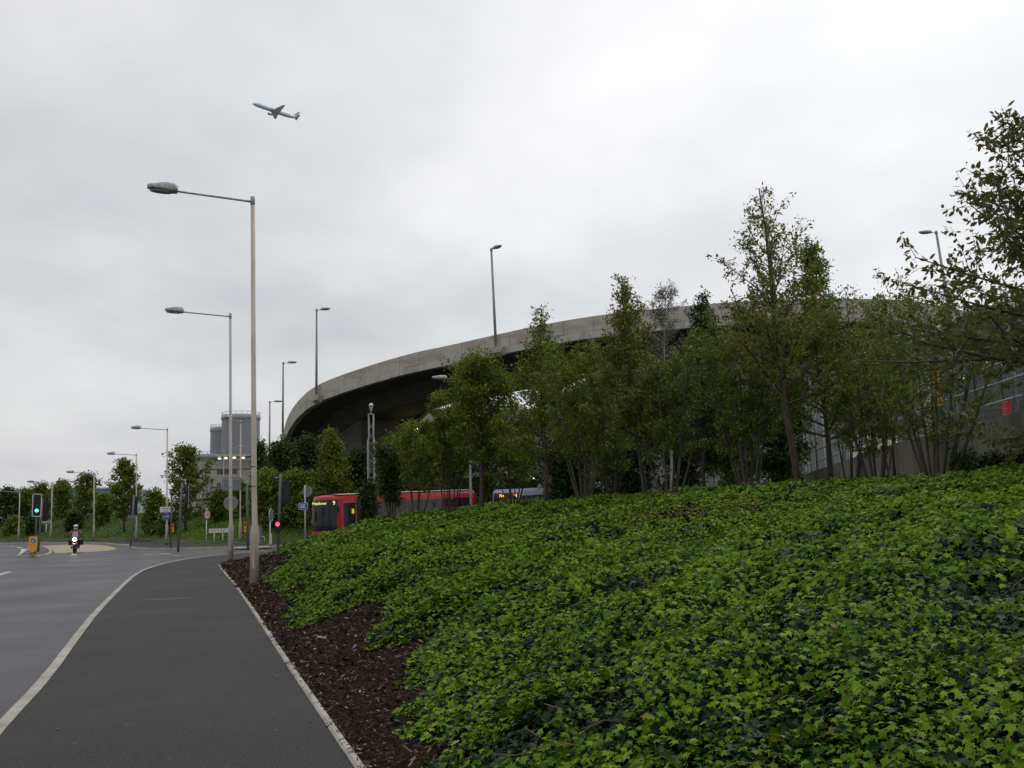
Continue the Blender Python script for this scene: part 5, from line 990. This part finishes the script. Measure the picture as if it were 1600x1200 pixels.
bt('many_stemmed_shrub', 'shrub with a fan of bare brown stems left of the slender cherry trunk', 1170, 1150, 505, 25.5, 72, cat='shrub', stems=8, nleaf=9000, ls=.075, lm=m_lolive, cs=.34, seed=14, nb=80, up=(20, 65), splay=.8, r0=.05, bark=m_barkl, prof='fan')
bt('wispy_shrub', 'wispy shrub with thin upright twigs against the ramp parapet', 1372, 1362, 425, 24, 88, cat='shrub', stems=7, nleaf=6500, ls=.072, lm=m_lrust, cs=.22, seed=15, nb=70, up=(35, 75), splay=.85, r0=.045, prof='fan', sparse_top=.8)
bt('maple_tree', 'wide tree with twiggy top poking above the ramp, left of the pale birch', 1008, 972, 436, 28, 86, nleaf=11500, ls=.085, lm=m_lrust, cs=.26, seed=16, nb=50, up=(25, 68), r0=.085, prof='cone', sparse_top=.75, sigma=.10, twig=7)
bt('many_stemmed_shrub', 'shrub with spreading pale stems at the crest between two trunks', 1046, 1050, 545, 26.8, 72, cat='shrub', stems=9, nleaf=8000, ls=.07, lm=m_lolive, cs=.38, seed=17, nb=80, up=(20, 65), splay=.85, r0=.05, bark=m_barkl, prof='fan')
bt('weeping_birch', 'weeping birch with hanging grey twigs above the ramp edge', 1046, 1040, 448, 34, 42, nleaf=5200, ls=.05, lm=leafmat('grey leaf', [(0., (.05, .055, .03)), (1., (.12, .12, .08))], (.05, .055, .03), (.10, .10, .06)), cs=.55, seed=18, nb=50, up=(45, 70), r0=.05, bark=m_birch, prof='round', droop=.22, sigma=.06, twig=9)
bt('narrow_tree', 'dark compact narrow tree with a tuft above the parapet right of the birch', 1100, 1098, 462, 36, 42, nleaf=7500, ls=.10, lm=m_ldark, cs=.15, seed=19, nb=46, up=(40, 75), r0=.07, prof='col', sigma=.12)
bt('many_stemmed_shrub', 'leafy shrub with bare stems at the bank crest where the bus queue ends', 912, 905, 545, 29.5, 66, cat='shrub', stems=9, nleaf=9500, ls=.075, lm=m_lgreen, cs=.34, seed=20, nb=84, up=(20, 65), splay=.85, r0=.05, bark=m_barkl, prof='fan')
bt('ash_tree', 'bushy green tree with its leafy tip just above the parapet', 851, 846, 482, 33, 78, nleaf=7500, ls=.095, lm=m_lgreen, cs=.22, seed=21, nb=54, up=(22, 62), r0=.09, prof='cone', sparse_top=.75, sigma=.13)
bt('ash_tree', 'bushy green tree standing in front of the rear end of the red bus', 752, 745, 578, 36, 66, nleaf=12500, ls=.10, lm=m_lgreen, cs=.36, seed=22, nb=54, up=(20, 62), r0=.085, prof='round', sigma=.14, sparse_top=.2)
bt('many_stemmed_shrub', 'dense green shrub hiding the middle of the red bus', 702, 702, 612, 38.5, 46, cat='shrub', stems=7, nleaf=9500, ls=.10, lm=m_lgreen, cs=.42, seed=23, nb=70, up=(20, 65), splay=.8, r0=.05, prof='fan')
for k, (bx, tx, ty, D_, rp_, lm_, st_, lb) in enumerate([
    (650, 652, 668, 40, 38, m_lgreen, 5, 'rounded green shrub in front of the red bus left of its middle'),
    (612, 608, 692, 41, 25, m_ldark, 5, 'dark shrub in front of the red bus below the camera mast'),
    (577, 574, 752, 43, 14, m_ldark, 5, 'smallest dark shrub hiding the red bus just behind its door'),
    (800, 802, 598, 37, 50, m_lgreen, 6, 'dense green shrub between the two bushy green trees'),
    (955, 950, 560, 34, 60, m_lolive, 6, 'olive shrub filling the gap behind the maple trunk')]):
    bt('dense_shrub', lb, bx, tx, ty, D_, rp_, cat='shrub', stems=st_, nleaf=(5200, 6500, 6500, 4300, 6000)[k], ls=.095, lm=lm_, cs=(.46, .34, .1, .3, .3)[k], seed=40+k, nb=60, up=(15, 65), splay=.8, r0=.045, prof='fan', sigma=.14)
# second row on the plateau, darker and denser, down to the ground
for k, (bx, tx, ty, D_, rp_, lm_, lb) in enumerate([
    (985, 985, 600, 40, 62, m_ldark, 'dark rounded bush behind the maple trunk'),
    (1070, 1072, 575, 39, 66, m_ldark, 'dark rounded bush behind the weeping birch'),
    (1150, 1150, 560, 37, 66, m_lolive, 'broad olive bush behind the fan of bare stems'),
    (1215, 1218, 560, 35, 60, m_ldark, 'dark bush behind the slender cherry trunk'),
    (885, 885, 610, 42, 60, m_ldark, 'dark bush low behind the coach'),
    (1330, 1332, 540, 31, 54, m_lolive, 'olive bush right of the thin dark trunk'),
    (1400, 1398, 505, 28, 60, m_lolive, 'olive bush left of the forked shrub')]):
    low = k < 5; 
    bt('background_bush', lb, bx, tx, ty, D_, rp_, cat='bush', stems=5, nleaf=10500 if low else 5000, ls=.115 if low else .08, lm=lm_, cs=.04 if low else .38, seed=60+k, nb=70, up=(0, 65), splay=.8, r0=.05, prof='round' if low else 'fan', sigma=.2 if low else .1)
# low evergreen bushes at the foot of the wall
for k, (px, py, rp_, lb) in enumerate([(1507, 700, 17, 'low dark bush at the wall foot, first right of the forked shrub'), (1545, 706, 15, 'low dark bush at the wall foot, second from the forked shrub'), (1572, 708, 13, 'smallest low dark bush at the wall foot'), (1596, 698, 18, 'low dark bush at the wall foot at the picture edge')]):
    bt('yew_bush', lb, px, px, py, 20.2, rp_*1.5, cat='bush', stems=6, nleaf=2600, ls=.05, lm=m_ldark, cs=.1, seed=80+k, nb=50, up=(20, 75), splay=.7, r0=.02, prof='col', sigma=.05)
# dark trees beyond the side road, under the ramp
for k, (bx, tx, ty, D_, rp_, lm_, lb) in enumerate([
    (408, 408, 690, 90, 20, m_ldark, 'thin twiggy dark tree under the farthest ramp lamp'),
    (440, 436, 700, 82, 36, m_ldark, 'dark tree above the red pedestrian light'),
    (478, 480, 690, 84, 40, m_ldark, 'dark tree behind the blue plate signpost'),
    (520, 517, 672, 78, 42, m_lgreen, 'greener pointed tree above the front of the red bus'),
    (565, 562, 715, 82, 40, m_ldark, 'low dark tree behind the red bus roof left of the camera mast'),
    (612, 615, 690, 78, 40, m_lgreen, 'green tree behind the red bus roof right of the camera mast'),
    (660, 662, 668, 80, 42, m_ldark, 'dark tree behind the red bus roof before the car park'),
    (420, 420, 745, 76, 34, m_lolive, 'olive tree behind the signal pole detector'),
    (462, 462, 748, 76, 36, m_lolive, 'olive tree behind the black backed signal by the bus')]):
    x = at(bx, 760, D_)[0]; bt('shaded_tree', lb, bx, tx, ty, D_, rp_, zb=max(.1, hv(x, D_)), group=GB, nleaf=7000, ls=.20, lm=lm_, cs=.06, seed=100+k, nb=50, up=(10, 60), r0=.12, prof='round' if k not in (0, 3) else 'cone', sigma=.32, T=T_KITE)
for k, (bx, D_, rp_, py) in enumerate([(700, 82, 46, 690), (760, 84, 46, 690), (822, 86, 46, 690), (890, 88, 46, 690), (955, 90, 46, 680)]):
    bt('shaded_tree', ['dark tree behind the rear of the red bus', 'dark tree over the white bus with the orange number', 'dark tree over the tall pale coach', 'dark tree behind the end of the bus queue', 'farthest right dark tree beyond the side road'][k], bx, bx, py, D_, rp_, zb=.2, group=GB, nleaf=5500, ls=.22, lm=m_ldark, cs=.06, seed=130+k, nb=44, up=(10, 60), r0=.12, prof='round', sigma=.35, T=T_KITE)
# far roadside bank, left
for k, (bx, tx, ty, D_, rp_, lm_, cs_, pf, lb) in enumerate([
    (292, 289, 703, 92, 42, m_lgreen, .14, 'round', 'tall leafy tree between the direction sign and the pale building'),
    (197, 193, 724, 104, 30, m_lgreen, .2, 'round', 'bushy tree with ragged outline behind the signal facing away'),
    (134, 136, 749, 118, 28, m_lgreen, .1, 'round', 'round tree behind the street lamp right of the motorcyclist'),
    (100, 97, 757, 122, 22, m_lgreen, .06, 'round', 'dark round tree above the motorcyclist'),
    (66, 66, 762, 124, 22, m_lgreen, .06, 'round', 'dark tree directly behind the green traffic light'),
    (40, 42, 773, 126, 24, m_lolive, .06, 'round', 'dark hedge tree left of the green traffic light'),
    (12, 10, 768, 124, 22, m_ldark, .06, 'round', 'dark hedge tree at the left edge of the picture'),
    (-25, -25, 764, 124, 24, m_ldark, .06, 'round', 'dark hedge tree cut by the left edge'),
    (116, 116, 806, 112, 11, m_ldark, .02, 'round', 'low dark bush on the slope above the headlight'),
    (22, 22, 812, 116, 12, m_lolive, .02, 'round', 'low olive bush on the slope at far left'),
    (55, 55, 812, 114, 12, m_ldark, .02, 'round', 'lowest dark bush just left of the signal pole'),
    (163, 163, 775, 112, 15, m_lolive, .04, 'round', 'brownish bush beside the lamp right of the motorcyclist'),
    (241, 242, 772, 98, 22, m_lolive, .04, 'round', 'rounded olive bush left of the direction sign'),
    (345, 345, 772, 92, 20, m_lolive, .04, 'round', 'olive bush in front of the pale building'),
    (376, 378, 762, 90, 22, m_lolive, .04, 'round', 'olive bush right of the sign backs'),
    (262, 262, 800, 92, 12, m_lolive, .02, 'round', 'small bush on the grass behind the push button pole')]):
    x = at(bx, 790, D_)[0]; big = k in (0, 1)
    bt('roadside_tree' if k < 8 else 'roadside_bush', lb, bx, tx, ty, D_, rp_, cat='tree' if k < 8 else 'bush', zb=max(.1, hv(x, D_)), group=GF, nleaf=4200 if big else 3200, ls=.25, lm=lm_, cs=cs_, seed=150+k, nb=44, up=(10, 62), r0=.13, prof=pf, sigma=.2 if big else .26, T=T_KITE)
# litter on the path and along the edging
n = 260; P = np.stack([rng.uniform(-6, 0, n), 4+26*rng.random(n)**1.5], 1); de = pdist(P, toe_line[:11]); P = P[~inside(P, TOE) & ((de < .22) | ((rng.random(n) < .12) & (de < 2.6)))]; Q = np.column_stack([P, np.full(len(P), .146)]); de = pdist(P, toe_line[:11]); Q[:, 2] = np.where(de < .07, .150, .127); k = len(Q)
tag(cards('path_litter', [(Q, np.column_stack([rng.normal(0, 1, (k, 2)), np.zeros(k)]), nrm(np.column_stack([rng.normal(0, .12, (k, 2)), np.ones(k)])), rng.uniform(.02, .07, k), T_LEAF, 0)], [mat('dead leaf', (.05, .03, .02), .9, island=[(0., (.015, .012, .01)), (.7, (.04, .025, .018)), (1., (.28, .24, .18))])]), 'dead leaves and chips scattered on the path near its edging', 'litter', kind='stuff')
